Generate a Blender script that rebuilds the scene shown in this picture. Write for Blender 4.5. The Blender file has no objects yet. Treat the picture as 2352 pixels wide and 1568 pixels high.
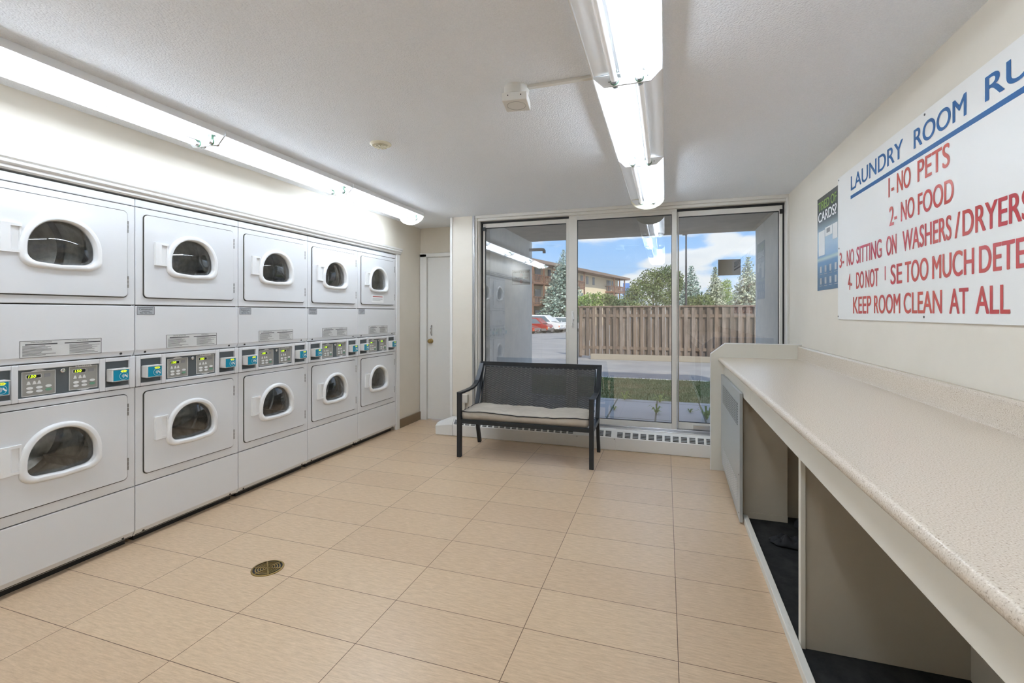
import bpy, math, random
from mathutils import Vector, Matrix
random.seed(7)
sc = bpy.context.scene
COL = sc.collection
PI = math.pi

# ------------------------------------------------------------ camera
F = 1079.0
cam_d = bpy.data.cameras.new('camera'); cam = bpy.data.objects.new('camera', cam_d); COL.objects.link(cam)
cam_d.sensor_width = 36; cam_d.lens = 36 * F / 2352
cam_d.shift_y = -65 / 2352
cam.location = (0, 0, 1.32)
cam.rotation_euler = (PI / 2, 0, math.atan(353 / 1079))
cam_d.clip_end = 500; cam_d.clip_start = 0.02
sc.camera = cam
sc.view_settings.view_transform = 'Standard'; sc.view_settings.look = 'None'
sc.view_settings.exposure = 1.49; sc.view_settings.gamma = 1
sc.view_settings.use_curve_mapping = False
sc.cycles.use_denoising = True
sc.cycles.max_bounces = 9; sc.cycles.diffuse_bounces = 7; sc.cycles.transparent_max_bounces = 16
sc.cycles.sample_clamp_indirect = 6
TUBE_ON = 9.5      # light of a lit fluorescent tube
SKY = 0.43

# ------------------------------------------------------------ world
W = bpy.data.worlds.new('sky'); sc.world = W; W.use_nodes = True
nt = W.node_tree; nt.nodes.clear()
def N(t, typ, **k):
    n = t.nodes.new(typ)
    for a, b in k.items():
        if a in n.inputs: n.inputs[a].default_value = b
        else: setattr(n, a, b)
    return n
tc = N(nt, 'ShaderNodeTexCoord'); sep = N(nt, 'ShaderNodeSeparateXYZ')
nt.links.new(tc.outputs['Generated'], sep.inputs[0])
rmp = N(nt, 'ShaderNodeValToRGB'); e = rmp.color_ramp.elements
e[0].position = 0.0; e[0].color = (.56, .72, .90, 1); e[1].position = .45; e[1].color = (.16, .36, .80, 1)
x = e.new(.13); x.color = (.34, .60, 1.0, 1)
nt.links.new(sep.outputs['Z'], rmp.inputs[0])
mp = N(nt, 'ShaderNodeMapping'); mp.inputs['Scale'].default_value = (1.5, 1.5, 4.2); mp.inputs['Location'].default_value = (.35, 2.1, .48)
nt.links.new(tc.outputs['Generated'], mp.inputs[0])
no = N(nt, 'ShaderNodeTexNoise', Scale=3.3, Detail=8.0, Roughness=.52)
nt.links.new(mp.outputs[0], no.inputs['Vector'])
cr = N(nt, 'ShaderNodeValToRGB'); e = cr.color_ramp.elements
e[0].position = .465; e[0].color = (0, 0, 0, 1); e[1].position = .53; e[1].color = (1, 1, 1, 1)
nt.links.new(no.outputs[0], cr.inputs[0])
cc = N(nt, 'ShaderNodeValToRGB'); e = cc.color_ramp.elements
e[0].position = .45; e[0].color = (.98, .99, 1, 1); e[1].position = .75; e[1].color = (.62, .70, .82, 1)
nt.links.new(no.outputs[0], cc.inputs[0])
mx = N(nt, 'ShaderNodeMixRGB'); nt.links.new(cr.outputs[0], mx.inputs[0]); nt.links.new(rmp.outputs[0], mx.inputs[1]); nt.links.new(cc.outputs[0], mx.inputs[2])
bg = N(nt, 'ShaderNodeBackground', Strength=SKY); nt.links.new(mx.outputs[0], bg.inputs[0])
wo = N(nt, 'ShaderNodeOutputWorld'); nt.links.new(bg.outputs[0], wo.inputs[0])
sd = bpy.data.lights.new('sun', 'SUN'); sd.energy = 1.7; sd.angle = math.radians(1.2); sd.color = (1, .93, .82)
sun = bpy.data.objects.new('sun', sd); COL.objects.link(sun); sun.location = (0, 0, 12)
sun.rotation_euler = Vector((-.45, .75, -.62)).to_track_quat('-Z', 'Y').to_euler()

# ------------------------------------------------------------ materials
def mat(name, col, rough=.5, metal=0., spec=None, emit=None, es=1., coat=0.):
    m = bpy.data.materials.new(name); m.use_nodes = True
    b = m.node_tree.nodes['Principled BSDF']
    b.inputs['Base Color'].default_value = (*col, 1); b.inputs['Roughness'].default_value = rough
    b.inputs['Metallic'].default_value = metal
    if spec is not None: b.inputs['Specular IOR Level'].default_value = spec
    if coat: b.inputs['Coat Weight'].default_value = coat; b.inputs['Coat Roughness'].default_value = .08
    if emit: b.inputs['Emission Color'].default_value = (*emit, 1); b.inputs['Emission Strength'].default_value = es
    return m
def bsdf(m): return m.node_tree.nodes['Principled BSDF']
def noisy(m, scale, c1, c2, p0=.35, p1=.65, stretch=(1, 1, 1), detail=4., bump=0., bd=.01, rough=.6, coord='Object', bscale=None):
    t = m.node_tree; b = bsdf(m)
    tc = N(t, 'ShaderNodeTexCoord'); mp = N(t, 'ShaderNodeMapping'); mp.inputs['Scale'].default_value = stretch
    t.links.new(tc.outputs[coord], mp.inputs[0])
    n = N(t, 'ShaderNodeTexNoise', Scale=scale, Detail=detail, Roughness=rough); t.links.new(mp.outputs[0], n.inputs['Vector'])
    r = N(t, 'ShaderNodeValToRGB'); r.color_ramp.elements[0].position = p0; r.color_ramp.elements[1].position = p1
    r.color_ramp.elements[0].color = (*c1, 1); r.color_ramp.elements[1].color = (*c2, 1)
    t.links.new(n.outputs[0], r.inputs[0]); t.links.new(r.outputs[0], b.inputs['Base Color'])
    if bump:
        n2 = n
        if bscale:
            n2 = N(t, 'ShaderNodeTexNoise', Scale=bscale, Detail=3.); t.links.new(mp.outputs[0], n2.inputs['Vector'])
        bp = N(t, 'ShaderNodeBump', Strength=bump, Distance=bd); t.links.new(n2.outputs[0], bp.inputs['Height']); t.links.new(bp.outputs[0], b.inputs['Normal'])
    return r
M = {}
M['wall'] = mat('beige wall paint', (.66, .60, .50), .42); noisy(M['wall'], 3, (.71, .655, .56), (.74, .685, .59), bump=.12, bd=.002, bscale=90)
M['enamel'] = mat('white enamel', (.76, .765, .77), .22, coat=.3)
M['enamel2'] = mat('white plastic', (.86, .86, .85), .3)
M['trim'] = mat('white gloss trim paint', (.80, .79, .76), .3)
M['trimc'] = mat('cream painted aluminium', (.70, .68, .63), .35)
M['gap'] = mat('painted gap shade', (.05, .045, .035), .8)  # dark colour painted in for the shade inside seams, gaps and slots
M['slate'] = mat('slate grey console', (.10, .115, .12), .45)
M['panelg'] = mat('silver grey control overlay', (.32, .31, .28), .45)
M['panell'] = mat('light overlay print', (.72, .72, .70), .5)
M['button'] = mat('button print', (.78, .79, .78), .5)
M['green'] = mat('green start print', (.16, .36, .24), .5)
M['black'] = mat('black plastic', (.012, .012, .012), .35)
M['led'] = mat('lit green digits', (.1, .2, .0), .5, emit=(.52, 1., .02), es=1.1)
M['teal'] = mat('teal card face', (.0, .27, .42), .35)
M['yellow'] = mat('glowing yellow number sticker', (.75, .8, .03), .5, emit=(.7, .8, .02), es=.35)  # sticker colour with a slight glow added, not a lamp
M['cardw'] = mat('white moulded plastic', (.72, .71, .69), .35)
M['paper'] = mat('paper', (.66, .66, .64), .6)
M['papers'] = mat('silver label', (.45, .47, .49), .4)
M['ink'] = mat('black ink', (.06, .06, .06), .6)
M['ink2'] = mat('grey ink', (.25, .25, .25), .6)
M['inkr'] = mat('red ink', (.45, .05, .04), .6)
M['hinge'] = mat('hinge steel', (.28, .27, .25), .35, .8)
M['steel'] = mat('galvanised drum steel', (.55, .54, .50), .32, .9); noisy(M['steel'], 18, (.62, .61, .58), (.88, .86, .82), bump=.25, bd=.01)
M['chrome'] = mat('chrome', (.8, .8, .8), .12, 1.)
M['alu'] = mat('bare aluminium', (.62, .63, .65), .25, .9)
M['fixture'] = mat('white fixture enamel', (.86, .87, .88), .3)
M['cream'] = mat('yellowed end cap', (.80, .77, .62), .4)
M['tube_off'] = mat('dim fluorescent tube', (.82, .83, .84), .2, emit=(1, 1, 1), es=.06)
M['tube_on'] = mat('lit fluorescent tube', (.9, .9, .9), .3, emit=(.865, .98, 1.125), es=TUBE_ON)
M['tube_half'] = mat('half-bright fluorescent tube', (.9, .9, .9), .3, emit=(.865, .98, 1.125), es=TUBE_ON * .13)
M['socket'] = mat('green lampholder', (.10, .22, .13), .4)
M['dot'] = mat('screw head', (.05, .05, .05), .4, .5)
M['signw'] = mat('white sign board', (.78, .77, .74), .42)
M['blue'] = mat('blue sign lettering', (.025, .13, .34), .22)
M['red'] = mat('red sign lettering', (.50, .035, .035), .22); noisy(M['red'], 2.2, (.56, .09, .06), (.46, .02, .05))
M['brass'] = mat('old brass', (.42, .29, .10), .3, .9)
M['base'] = mat('brown tile skirting', (.22, .15, .085), .45)
M['dkgrey'] = mat('charcoal bench enamel', (.028, .032, .036), .38, .3)
M['rattan'] = mat('black woven resin', (.13, .127, .12), .3)
M['cushion'] = mat('taupe cushion cloth', (.46, .41, .34), .9); noisy(M['cushion'], 7, (.43, .385, .32), (.50, .45, .38), bump=.5, bd=.01, bscale=9)
M['pipe'] = mat('black piping', (.01, .01, .012), .7)
M['counter_paint'] = mat('cream counter paint', (.68, .65, .57), .4)
M['under'] = mat('brown grey melamine', (.36, .32, .24), .5); noisy(M['under'], 2, (.42, .37, .29), (.47, .42, .33))
M['lino'] = mat('black lino', (.018, .019, .018), .7, spec=.25); noisy(M['lino'], 14, (.007, .008, .008), (.026, .026, .025))
M['wood_strip'] = mat('worn white strip', (.62, .59, .52), .5); noisy(M['wood_strip'], 12, (.45, .42, .36), (.70, .67, .60), p0=.3, p1=.45, stretch=(1, .2, 1))
M['cloth'] = mat('black cloth', (.008, .008, .01), .8)
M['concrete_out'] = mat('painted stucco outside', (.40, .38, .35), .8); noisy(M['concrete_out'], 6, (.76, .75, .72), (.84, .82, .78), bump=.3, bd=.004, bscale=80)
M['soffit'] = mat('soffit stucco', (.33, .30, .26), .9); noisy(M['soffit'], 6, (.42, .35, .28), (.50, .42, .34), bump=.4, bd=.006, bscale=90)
M['soil'] = mat('soil', (.12, .10, .06), .95); noisy(M['soil'], 6, (.10, .09, .05), (.17, .14, .09))
M['grass'] = mat('grass', (.10, .17, .05), .8); noisy(M['grass'], 1.4, (.09, .17, .045), (.22, .22, .09))
M['asphalt'] = mat('asphalt', (.32, .31, .31), .8); noisy(M['asphalt'], .9, (.27, .265, .27), (.36, .35, .34), bump=.3, bd=.01, bscale=60)
M['kerb'] = mat('concrete kerb', (.30, .265, .215), .85)
M['fence'] = mat('weathered fence wood', (.20, .14, .10), .8); noisy(M['fence'], 5, (.12, .082, .06), (.22, .16, .12), stretch=(3, 1, .5))
M['fence2'] = mat('greyed fence wood', (.2, .17, .15), .8); noisy(M['fence2'], 5, (.13, .10, .082), (.25, .20, .17), stretch=(3, 1, .5))
M['fence3'] = mat('dark fence wood', (.14, .10, .08), .8); noisy(M['fence3'], 5, (.08, .058, .045), (.15, .11, .088), stretch=(3, 1, .5))
M['spruce'] = mat('blue spruce needles', (.15, .24, .19), .8); noisy(M['spruce'], .9, (.16, .26, .22), (.50, .60, .54))
M['spruce2'] = mat('pale spruce needles', (.28, .33, .22), .8); noisy(M['spruce2'], .9, (.24, .29, .19), (.62, .65, .50))
M['leaf'] = mat('green leaves', (.09, .15, .045), .7); noisy(M['leaf'], .6, (.06, .12, .04), (.20, .24, .08))
M['leaf2'] = mat('bright green leaves', (.22, .34, .07), .7); noisy(M['leaf2'], .6, (.16, .28, .06), (.34, .44, .12))
M['bark'] = mat('bark', (.12, .08, .05), .9)
M['cladding'] = mat('cream cladding', (.74, .64, .46), .8)
M['roof'] = mat('brown shingles', (.24, .18, .15), .9)
M['bwood'] = mat('brown balcony wood', (.22, .12, .085), .8)
M['wglass'] = mat('dark window glass', (.10, .13, .16), .1)
M['carw'] = mat('white car paint', (.78, .79, .82), .2, coat=.5)
M['carr'] = mat('red car paint', (.34, .03, .02), .2, coat=.5)
M['cargold'] = mat('grey lower cladding', (.20, .19, .18), .4)
M['carglass'] = mat('car glass', (.12, .17, .20), .05, spec=.8)
M['tyre'] = mat('tyre', (.02, .02, .02), .8)
M['orange'] = mat('indicator lens', (.8, .2, .03), .3)
M['headl'] = mat('headlamp lens', (.7, .75, .75), .1)
M['board'] = mat('blue billboard', (.12, .25, .6), .5)
M['pole'] = mat('dark pole', (.05, .05, .055), .5, .4)
M['cardb'] = mat('sign back with painted reflection', (.11, .08, .05), .4)  # brown stands in for the room reflected in the sign back
M['rubber'] = mat('black gasket', (.01, .01, .01), .5)

# stucco ceiling
m = M['ceiling'] = mat('stippled ceiling', (.66, .66, .67), .6, spec=.35)
t = m.node_tree; b = bsdf(m); tc = N(t, 'ShaderNodeTexCoord')
n1 = N(t, 'ShaderNodeTexNoise', Scale=170., Detail=4., Roughness=.7); t.links.new(tc.outputs['Object'], n1.inputs['Vector'])
n2 = N(t, 'ShaderNodeTexVoronoi', Scale=125.); t.links.new(tc.outputs['Object'], n2.inputs['Vector'])
ma = N(t, 'ShaderNodeMath', operation='SUBTRACT'); t.links.new(n1.outputs[0], ma.inputs[0]); t.links.new(n2.outputs['Distance'], ma.inputs[1])
bp = N(t, 'ShaderNodeBump', Strength=.85, Distance=.0032); t.links.new(ma.outputs[0], bp.inputs['Height']); t.links.new(bp.outputs[0], b.inputs['Normal'])
r = N(t, 'ShaderNodeValToRGB'); r.color_ramp.elements[0].position = .35; r.color_ramp.elements[1].position = .7
r.color_ramp.elements[0].color = (.85, .88, .93, 1); r.color_ramp.elements[1].color = (.92, .95, .99, 1)
t.links.new(n1.outputs[0], r.inputs[0]); t.links.new(r.outputs[0], b.inputs['Base Color'])

# floor tiles
m = M['tile'] = mat('beige streaked floor tile', (.5, .35, .22), .33, spec=.4)
t = m.node_tree; b = bsdf(m); tc = N(t, 'ShaderNodeTexCoord')
mp = N(t, 'ShaderNodeMapping'); mp.inputs['Location'].default_value = (-.0455 + .612 * 20, -1.590 + .2985 * 20, 0); t.links.new(tc.outputs['Object'], mp.inputs[0])
br = N(t, 'ShaderNodeTexBrick', Scale=1.); br.offset = 0; br.squash = 1
br.inputs['Brick Width'].default_value = .612; br.inputs['Row Height'].default_value = .2985; br.inputs['Mortar Size'].default_value = .0017
br.inputs['Mortar Smooth'].default_value = .2; br.inputs['Bias'].default_value = 0
br.inputs['Color1'].default_value = (.60, .435, .285, 1); br.inputs['Color2'].default_value = (.65, .48, .315, 1); br.inputs['Mortar'].default_value = (.15, .085, .045, 1)
t.links.new(mp.outputs[0], br.inputs['Vector'])
mp2 = N(t, 'ShaderNodeMapping'); mp2.inputs['Scale'].default_value = (1, 7, 1); t.links.new(tc.outputs['Object'], mp2.inputs[0])
n1 = N(t, 'ShaderNodeTexNoise', Scale=16., Detail=9., Roughness=.75); t.links.new(mp2.outputs[0], n1.inputs['Vector'])
r = N(t, 'ShaderNodeValToRGB'); r.color_ramp.elements[0].position = .3; r.color_ramp.elements[1].position = .72
r.color_ramp.elements[0].color = (.74, .70, .66, 1); r.color_ramp.elements[1].color = (1.22, 1.25, 1.28, 1); t.links.new(n1.outputs[0], r.inputs[0])
mm = N(t, 'ShaderNodeMixRGB', blend_type='MULTIPLY'); mm.inputs[0].default_value = .8
t.links.new(br.outputs[0], mm.inputs[1]); t.links.new(r.outputs[0], mm.inputs[2]); t.links.new(mm.outputs[0], b.inputs['Base Color'])
bp = N(t, 'ShaderNodeBump', Strength=.25, Distance=.002, invert=True); t.links.new(br.outputs['Fac'], bp.inputs['Height']); t.links.new(bp.outputs[0], b.inputs['Normal'])

# speckled laminate
m = M['laminate'] = mat('speckled beige laminate', (.6, .5, .42), .27)
t = m.node_tree; b = bsdf(m); tc = N(t, 'ShaderNodeTexCoord')
n1 = N(t, 'ShaderNodeTexNoise', Scale=300., Detail=3., Roughness=.5); t.links.new(tc.outputs['Object'], n1.inputs['Vector'])
r = N(t, 'ShaderNodeValToRGB'); el = r.color_ramp.elements
el[0].position = .30; el[0].color = (.35, .28, .215, 1); el[1].position = .72; el[1].color = (.75, .675, .57, 1)
x = el.new(.43); x.color = (.59, .505, .405, 1); x = el.new(.60); x.color = (.63, .545, .445, 1)
t.links.new(n1.outputs[0], r.inputs[0]); t.links.new(r.outputs[0], b.inputs['Base Color'])

# paving slabs outside
m = M['slab'] = mat('grey paving slabs', (.4, .4, .4), .8)
t = m.node_tree; b = bsdf(m); tc = N(t, 'ShaderNodeTexCoord')
mp = N(t, 'ShaderNodeMapping'); mp.inputs['Location'].default_value = (.13 + .63 * 20, -5.5 + .63 * 20, 0); t.links.new(tc.outputs['Object'], mp.inputs[0])
br = N(t, 'ShaderNodeTexBrick', Scale=1.); br.offset = 0
br.inputs['Brick Width'].default_value = .63; br.inputs['Row Height'].default_value = 1.24; br.inputs['Mortar Size'].default_value = .012
br.inputs['Color1'].default_value = (.44, .45, .47, 1); br.inputs['Color2'].default_value = (.50, .51, .53, 1); br.inputs['Mortar'].default_value = (.12, .13, .10, 1)
t.links.new(mp.outputs[0], br.inputs['Vector']); t.links.new(br.outputs[0], b.inputs['Base Color'])

# perforated metal (dots laid out in the panel's own plane)
m = M['perf'] = mat('silver radiator cover', (.46, .49, .49), .36, .35)
def dots(name, base, hole, sp):
    m = mat(name, base, .4, .35); t = m.node_tree; b = bsdf(m); tc = N(t, 'ShaderNodeTexCoord'); s = N(t, 'ShaderNodeSeparateXYZ'); t.links.new(tc.outputs['Object'], s.inputs[0])
    def md(a, bb, op):
        n = N(t, 'ShaderNodeMath', operation=op)
        for i, q in enumerate((a, bb)):
            if q is None: continue
            if isinstance(q, (int, float)): n.inputs[i].default_value = q
            else: t.links.new(q, n.inputs[i])
        return n.outputs[0]
    fy = md(md(s.outputs['Y'], sp * 2.6, 'DIVIDE'), None, 'FRACT'); fz = md(md(s.outputs['Z'], sp, 'DIVIDE'), None, 'FRACT')
    a = md(md(fy, .5, 'SUBTRACT'), 2., 'POWER'); c = md(md(fz, .5, 'SUBTRACT'), 2., 'POWER')
    k = md(md(a, c, 'ADD'), .13, 'LESS_THAN')
    mx = N(t, 'ShaderNodeMixRGB'); t.links.new(k, mx.inputs[0]); mx.inputs[1].default_value = (*base, 1); mx.inputs[2].default_value = (*hole, 1)
    t.links.new(mx.outputs[0], b.inputs['Base Color']); return m
M['perfd'] = dots('perforated grille dark holes', (.42, .45, .45), (.03, .035, .035), .0165)
M['perfl'] = dots('perforated grille light holes', (.44, .47, .48), (.72, .74, .75), .0165)
# window glass : clear pane with mirror reflection
def glassmat(name, tint, refl, ior=1.5, wav=0.):
    m = bpy.data.materials.new(name); m.use_nodes = True; t = m.node_tree; t.nodes.clear()
    o = N(t, 'ShaderNodeOutputMaterial'); mx = N(t, 'ShaderNodeMixShader'); tr = N(t, 'ShaderNodeBsdfTransparent'); gl = N(t, 'ShaderNodeBsdfGlossy')
    tr.inputs[0].default_value = (*tint, 1); gl.inputs['Roughness'].default_value = .0; gl.inputs[0].default_value = (1, 1, 1, 1)
    fr = N(t, 'ShaderNodeFresnel', IOR=ior); mu = N(t, 'ShaderNodeMath', operation='MULTIPLY_ADD', use_clamp=True); mu.inputs[1].default_value = refl; mu.inputs[2].default_value = .01
    t.links.new(fr.outputs[0], mu.inputs[0]); t.links.new(mu.outputs[0], mx.inputs[0]); t.links.new(tr.outputs[0], mx.inputs[1]); t.links.new(gl.outputs[0], mx.inputs[2]); t.links.new(mx.outputs[0], o.inputs[0])
    if wav:
        tc = N(t, 'ShaderNodeTexCoord'); n = N(t, 'ShaderNodeTexNoise', Scale=1.6, Detail=1.); bp = N(t, 'ShaderNodeBump', Strength=wav, Distance=.02)
        t.links.new(tc.outputs['Object'], n.inputs['Vector']); t.links.new(n.outputs[0], bp.inputs['Height'])
        t.links.new(bp.outputs[0], gl.inputs['Normal'])
    return m
M['pane'] = glassmat('window pane', (.93, .96, .96), 5.2, wav=.05)
M['dglass'] = glassmat('tinted door glass', (.86, .88, .88), 2.0)

# ------------------------------------------------------------ mesh helpers
def link(o, parent=None):
    COL.objects.link(o)
    if parent: o.parent = parent
    return o
class MB:
    def __init__(s): s.v = []; s.f = []; s.m = []
    def add(s, vs, fs, m=0):
        n = len(s.v); s.v += [tuple(p) for p in vs]; s.f += [tuple(i + n for i in f) for f in fs]; s.m += [m] * len(fs); return s
    def box(s, x0, x1, y0, y1, z0, z1, m=0):
        return s.add([(x0, y0, z0), (x1, y0, z0), (x1, y1, z0), (x0, y1, z0), (x0, y0, z1), (x1, y0, z1), (x1, y1, z1), (x0, y1, z1)],
                     [(0, 3, 2, 1), (4, 5, 6, 7), (0, 1, 5, 4), (1, 2, 6, 5), (2, 3, 7, 6), (3, 0, 4, 7)], m)
    def loft(s, loops, m=0, cap0=True, cap1=True, closed=True):
        n = len(loops[0]); vs = [p for l in loops for p in l]; fs = []
        for k in range(len(loops) - 1):
            for i in range(n if closed else n - 1):
                j = (i + 1) % n; fs.append((k * n + i, k * n + j, (k + 1) * n + j, (k + 1) * n + i))
        if cap0: fs.append(tuple(range(n))[::-1])
        if cap1: fs.append(tuple((len(loops) - 1) * n + i for i in range(n)))
        return s.add(vs, fs, m)
    def prism(s, poly, ax, a, b, m=0):   # poly in the two other axes, in order
        def P(q, d): return {'x': (d, q[0], q[1]), 'y': (q[0], d, q[1]), 'z': (q[0], q[1], d)}[ax]
        return s.loft([[P(q, a) for q in poly], [P(q, b) for q in poly]], m)
    def cyl(s, p0, p1, r0, r1=None, n=16, m=0, caps=True):
        r1 = r0 if r1 is None else r1; p0 = Vector(p0); p1 = Vector(p1); d = (p1 - p0).normalized()
        u = d.orthogonal().normalized(); w = d.cross(u)
        L = [[p + (u * math.cos(2 * PI * i / n) + w * math.sin(2 * PI * i / n)) * r for i in range(n)] for p, r in ((p0, r0), (p1, r1))]
        return s.loft(L, m, caps, caps)
    def tube(s, pts, r, n=8, m=0, rect=None, up=(0, 0, 1)):
        pts = [Vector(p) for p in pts]; L = []
        for i, p in enumerate(pts):
            d = (pts[min(i + 1, len(pts) - 1)] - pts[max(i - 1, 0)]).normalized()
            u = d.cross(Vector(up)); u = (u if u.length > 1e-4 else d.orthogonal()).normalized(); w = u.cross(d).normalized()
            if rect: L.append([p + u * a * rect[0] + w * b_ * rect[1] for a, b_ in ((-.5, -.5), (.5, -.5), (.5, .5), (-.5, .5))])
            else: L.append([p + (u * math.cos(2 * PI * k / n) + w * math.sin(2 * PI * k / n)) * r for k in range(n)])
        return s.loft(L, m)
    def lathe(s, c, prof, n=24, m=0, ax='z', ring=False):  # prof (r,h)
        L = []
        for r_, h in prof:
            q = []
            for i in range(n):
                a = 2 * PI * i / n; ca, sa = r_ * math.cos(a), r_ * math.sin(a)
                q.append({'z': (c[0] + ca, c[1] + sa, c[2] + h), 'x': (c[0] + h, c[1] + ca, c[2] + sa), 'y': (c[0] + ca, c[1] + h, c[2] + sa)}[ax])
            L.append(q)
        if ring: return s.loft(L + [L[0]], m, False, False)
        return s.loft(L, m)
    def build(s, name, mats, parent=None, bevel=0, smooth=False, seg=2, auto=False):
        me = bpy.data.meshes.new(name); me.from_pydata(s.v, [], s.f)
        for mt in (mats if isinstance(mats, (list, tuple)) else [mats]): me.materials.append(M[mt] if isinstance(mt, str) else mt)
        if max(s.m, default=0): me.polygons.foreach_set('material_index', s.m)
        import bmesh as _b
        bm = _b.new(); bm.from_mesh(me); _b.ops.recalc_face_normals(bm, faces=bm.faces); bm.to_mesh(me); bm.free()
        o = bpy.data.objects.new(name, me); link(o, parent)
        if smooth:
            me.polygons.foreach_set('use_smooth', [True] * len(me.polygons))
            if auto: me.set_sharp_from_angle(angle=math.radians(38))
        if bevel:
            bv = o.modifiers.new('bevel', 'BEVEL'); bv.width = bevel; bv.segments = seg; bv.limit_method = 'ANGLE'; bv.angle_limit = math.radians(35)
        me.update(); return o
def tag(o, label=None, cat=None, group=None, kind=None):
    for k, v in (('label', label), ('category', cat), ('group', group), ('kind', kind)):
        if v: o[k] = v
    return o
def empty(name, loc, rz=0): 
    o = bpy.data.objects.new(name, None); o.location = loc; o.rotation_euler = (0, 0, rz); o.empty_display_size = .1; return link(o)
def struct(o): o['kind'] = 'structure'; return o
def copy_tree(o, parent=None):
    c = o.copy(); link(c, parent)
    for ch in list(o.children): copy_tree(ch, c)
    return c

# plates with a hole, both loops star-shaped about centre c
def _ray(poly, c, a):
    dx, dy = math.cos(a), math.sin(a); best = None
    for i in range(len(poly)):
        x1, y1 = poly[i][0] - c[0], poly[i][1] - c[1]; x2, y2 = poly[(i + 1) % len(poly)][0] - c[0], poly[(i + 1) % len(poly)][1] - c[1]
        ex, ey = x2 - x1, y2 - y1; den = dx * ey - dy * ex
        if abs(den) < 1e-12: continue
        t_ = (x1 * ey - y1 * ex) / den; u_ = (x1 * dy - y1 * dx) / den
        if t_ > 0 and -1e-6 <= u_ <= 1 + 1e-6: best = t_ if best is None else max(best, t_)
    return (c[0] + dx * best, c[1] + dy * best)
def holed(mb, outer, inner, c, x0, x1, m=0):
    an = sorted(set([round(math.atan2(p[1] - c[1], p[0] - c[0]), 5) for p in outer + inner]))
    O = [_ray(outer, c, a) for a in an]; I = [_ray(inner, c, a) for a in an]; n = len(an)
    v = [(x1, *p) for p in O] + [(x1, *p) for p in I] + [(x0, *p) for p in O] + [(x0, *p) for p in I]; f = []
    for i in range(n):
        j = (i + 1) % n
        f += [(i, j, n + j, n + i), (2 * n + i, 3 * n + i, 3 * n + j, 2 * n + j), (i, 2 * n + i, 2 * n + j, j), (n + i, n + j, 3 * n + j, 3 * n + i)]
    mb.add(v, f, m)
def rrect(y0, y1, z0, z1, r, n=6):
    P = []
    for cx, cy, a0 in ((y1 - r, z1 - r, 0), (y0 + r, z1 - r, 90), (y0 + r, z0 + r, 180), (y1 - r, z0 + r, 270)):
        for i in range(n + 1):
            a = math.radians(a0 + 90 * i / n); P.append((cx + r * math.cos(a), cy + r * math.sin(a)))
    return P
def dshape(c, w, top, bot, rc, n=26):
    P = []; zt = -.035
    for i in range(n + 1):
        a = PI * i / n; P.append((c[0] + w * math.copysign(abs(math.cos(a)) ** .92, math.cos(a)), c[1] + zt + (top - zt) * math.sin(a)))
    for i in range(9):
        a = PI + PI / 2 * i / 8; P.append((c[0] - w + rc + rc * math.cos(a), c[1] - bot + .006 + rc * .8 + rc * .8 * math.sin(a)))
    for q in (-.5, 0, .5): P.append((c[0] + q * (w - rc), c[1] - bot + .006 * q * q * 2))
    for i in range(9):
        a = 1.5 * PI + PI / 2 * i / 8; P.append((c[0] + w - rc + rc * math.cos(a), c[1] - bot + .006 + rc * .8 + rc * .8 * math.sin(a)))
    return P

# lettering: default font outline fitted into a rectangle on a plane
_tc = {}
def glyphs(s, bold=0.0):
    if (s, bold) in _tc: return _tc[(s, bold)]
    c = bpy.data.curves.new('t', 'FONT'); c.body = s; c.size = 1; c.offset = bold; c.resolution_u = 7
    o = bpy.data.objects.new('t', c); COL.objects.link(o)
    dg = bpy.context.evaluated_depsgraph_get(); me = bpy.data.meshes.new_from_object(o.evaluated_get(dg))
    V = [tuple(v.co[:2]) for v in me.vertices]; Fc = [tuple(p.vertices) for p in me.polygons]
    bpy.data.objects.remove(o); bpy.data.curves.remove(c); bpy.data.meshes.remove(me)
    x0 = min(p[0] for p in V); x1 = max(p[0] for p in V); y0 = min(p[1] for p in V); y1 = max(p[1] for p in V)
    _tc[(s, bold)] = ([((p[0] - x0) / (x1 - x0), (p[1] - y0) / (y1 - y0)) for p in V], Fc); return _tc[(s, bold)]
def text(mb, s, o, u, v, m=0, bold=0., slant=0.):   # o origin, u full width vector, v full height vector
    o, u, v = Vector(o), Vector(u), Vector(v)
    V, Fc = glyphs(s, 0.); nrm = u.cross(v).normalized() * .00006
    e = bold * .75 * v.length / u.length; ev = bold * .3
    for k, (dx, dy) in enumerate([(0, 0), (-1, 0), (1, 0), (-1, 1), (1, 1), (0, -1)] if bold else [(0, 0)]):
        mb.add([o + nrm * k + u * ((p[0] + slant * p[1]) * (1 - 2 * e) + e + dx * e) + v * (p[1] * (1 - 2 * ev) + ev + dy * ev) for p in V], Fc, m)

# ------------------------------------------------------------ room shell
CZ = 2.375; XR = 1.035; XL = -2.91; YB = -1.6; MY0 = 1.205; MY1 = 4.63
struct(MB().box(-4.2, XR + .2, YB - .2, 5.4, -.12, 0).build('floor', 'tile'))
struct(MB().box(-4.2, XR + .3, YB - .2, 4.90, CZ, CZ + .2).box(-4.2, -1.97, 4.90, 5.4, CZ, CZ + .2).build('ceiling', 'ceiling'))
struct(MB().box(XR, XR + .16, YB - .2, 4.86, 0, CZ).build('wall_right', 'wall'))
struct(MB().box(-4.2, XR + .2, YB - .2, YB, 0, CZ).build('wall_near', 'wall'))
w = MB(); w.box(XL - .14, XL, YB, MY0, 0, CZ); w.box(XL - .14, XL, MY1 + .004, 5.22, 0, CZ); w.box(XL - .14, XL, MY0, MY1 + .004, 2.01, CZ)
struct(w.build('wall_left', 'wall'))
struct(MB().box(-3.85, -3.7, MY0 - .1, MY1 + .2, 0, CZ).build('wall_alcove', 'gap'))
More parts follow.
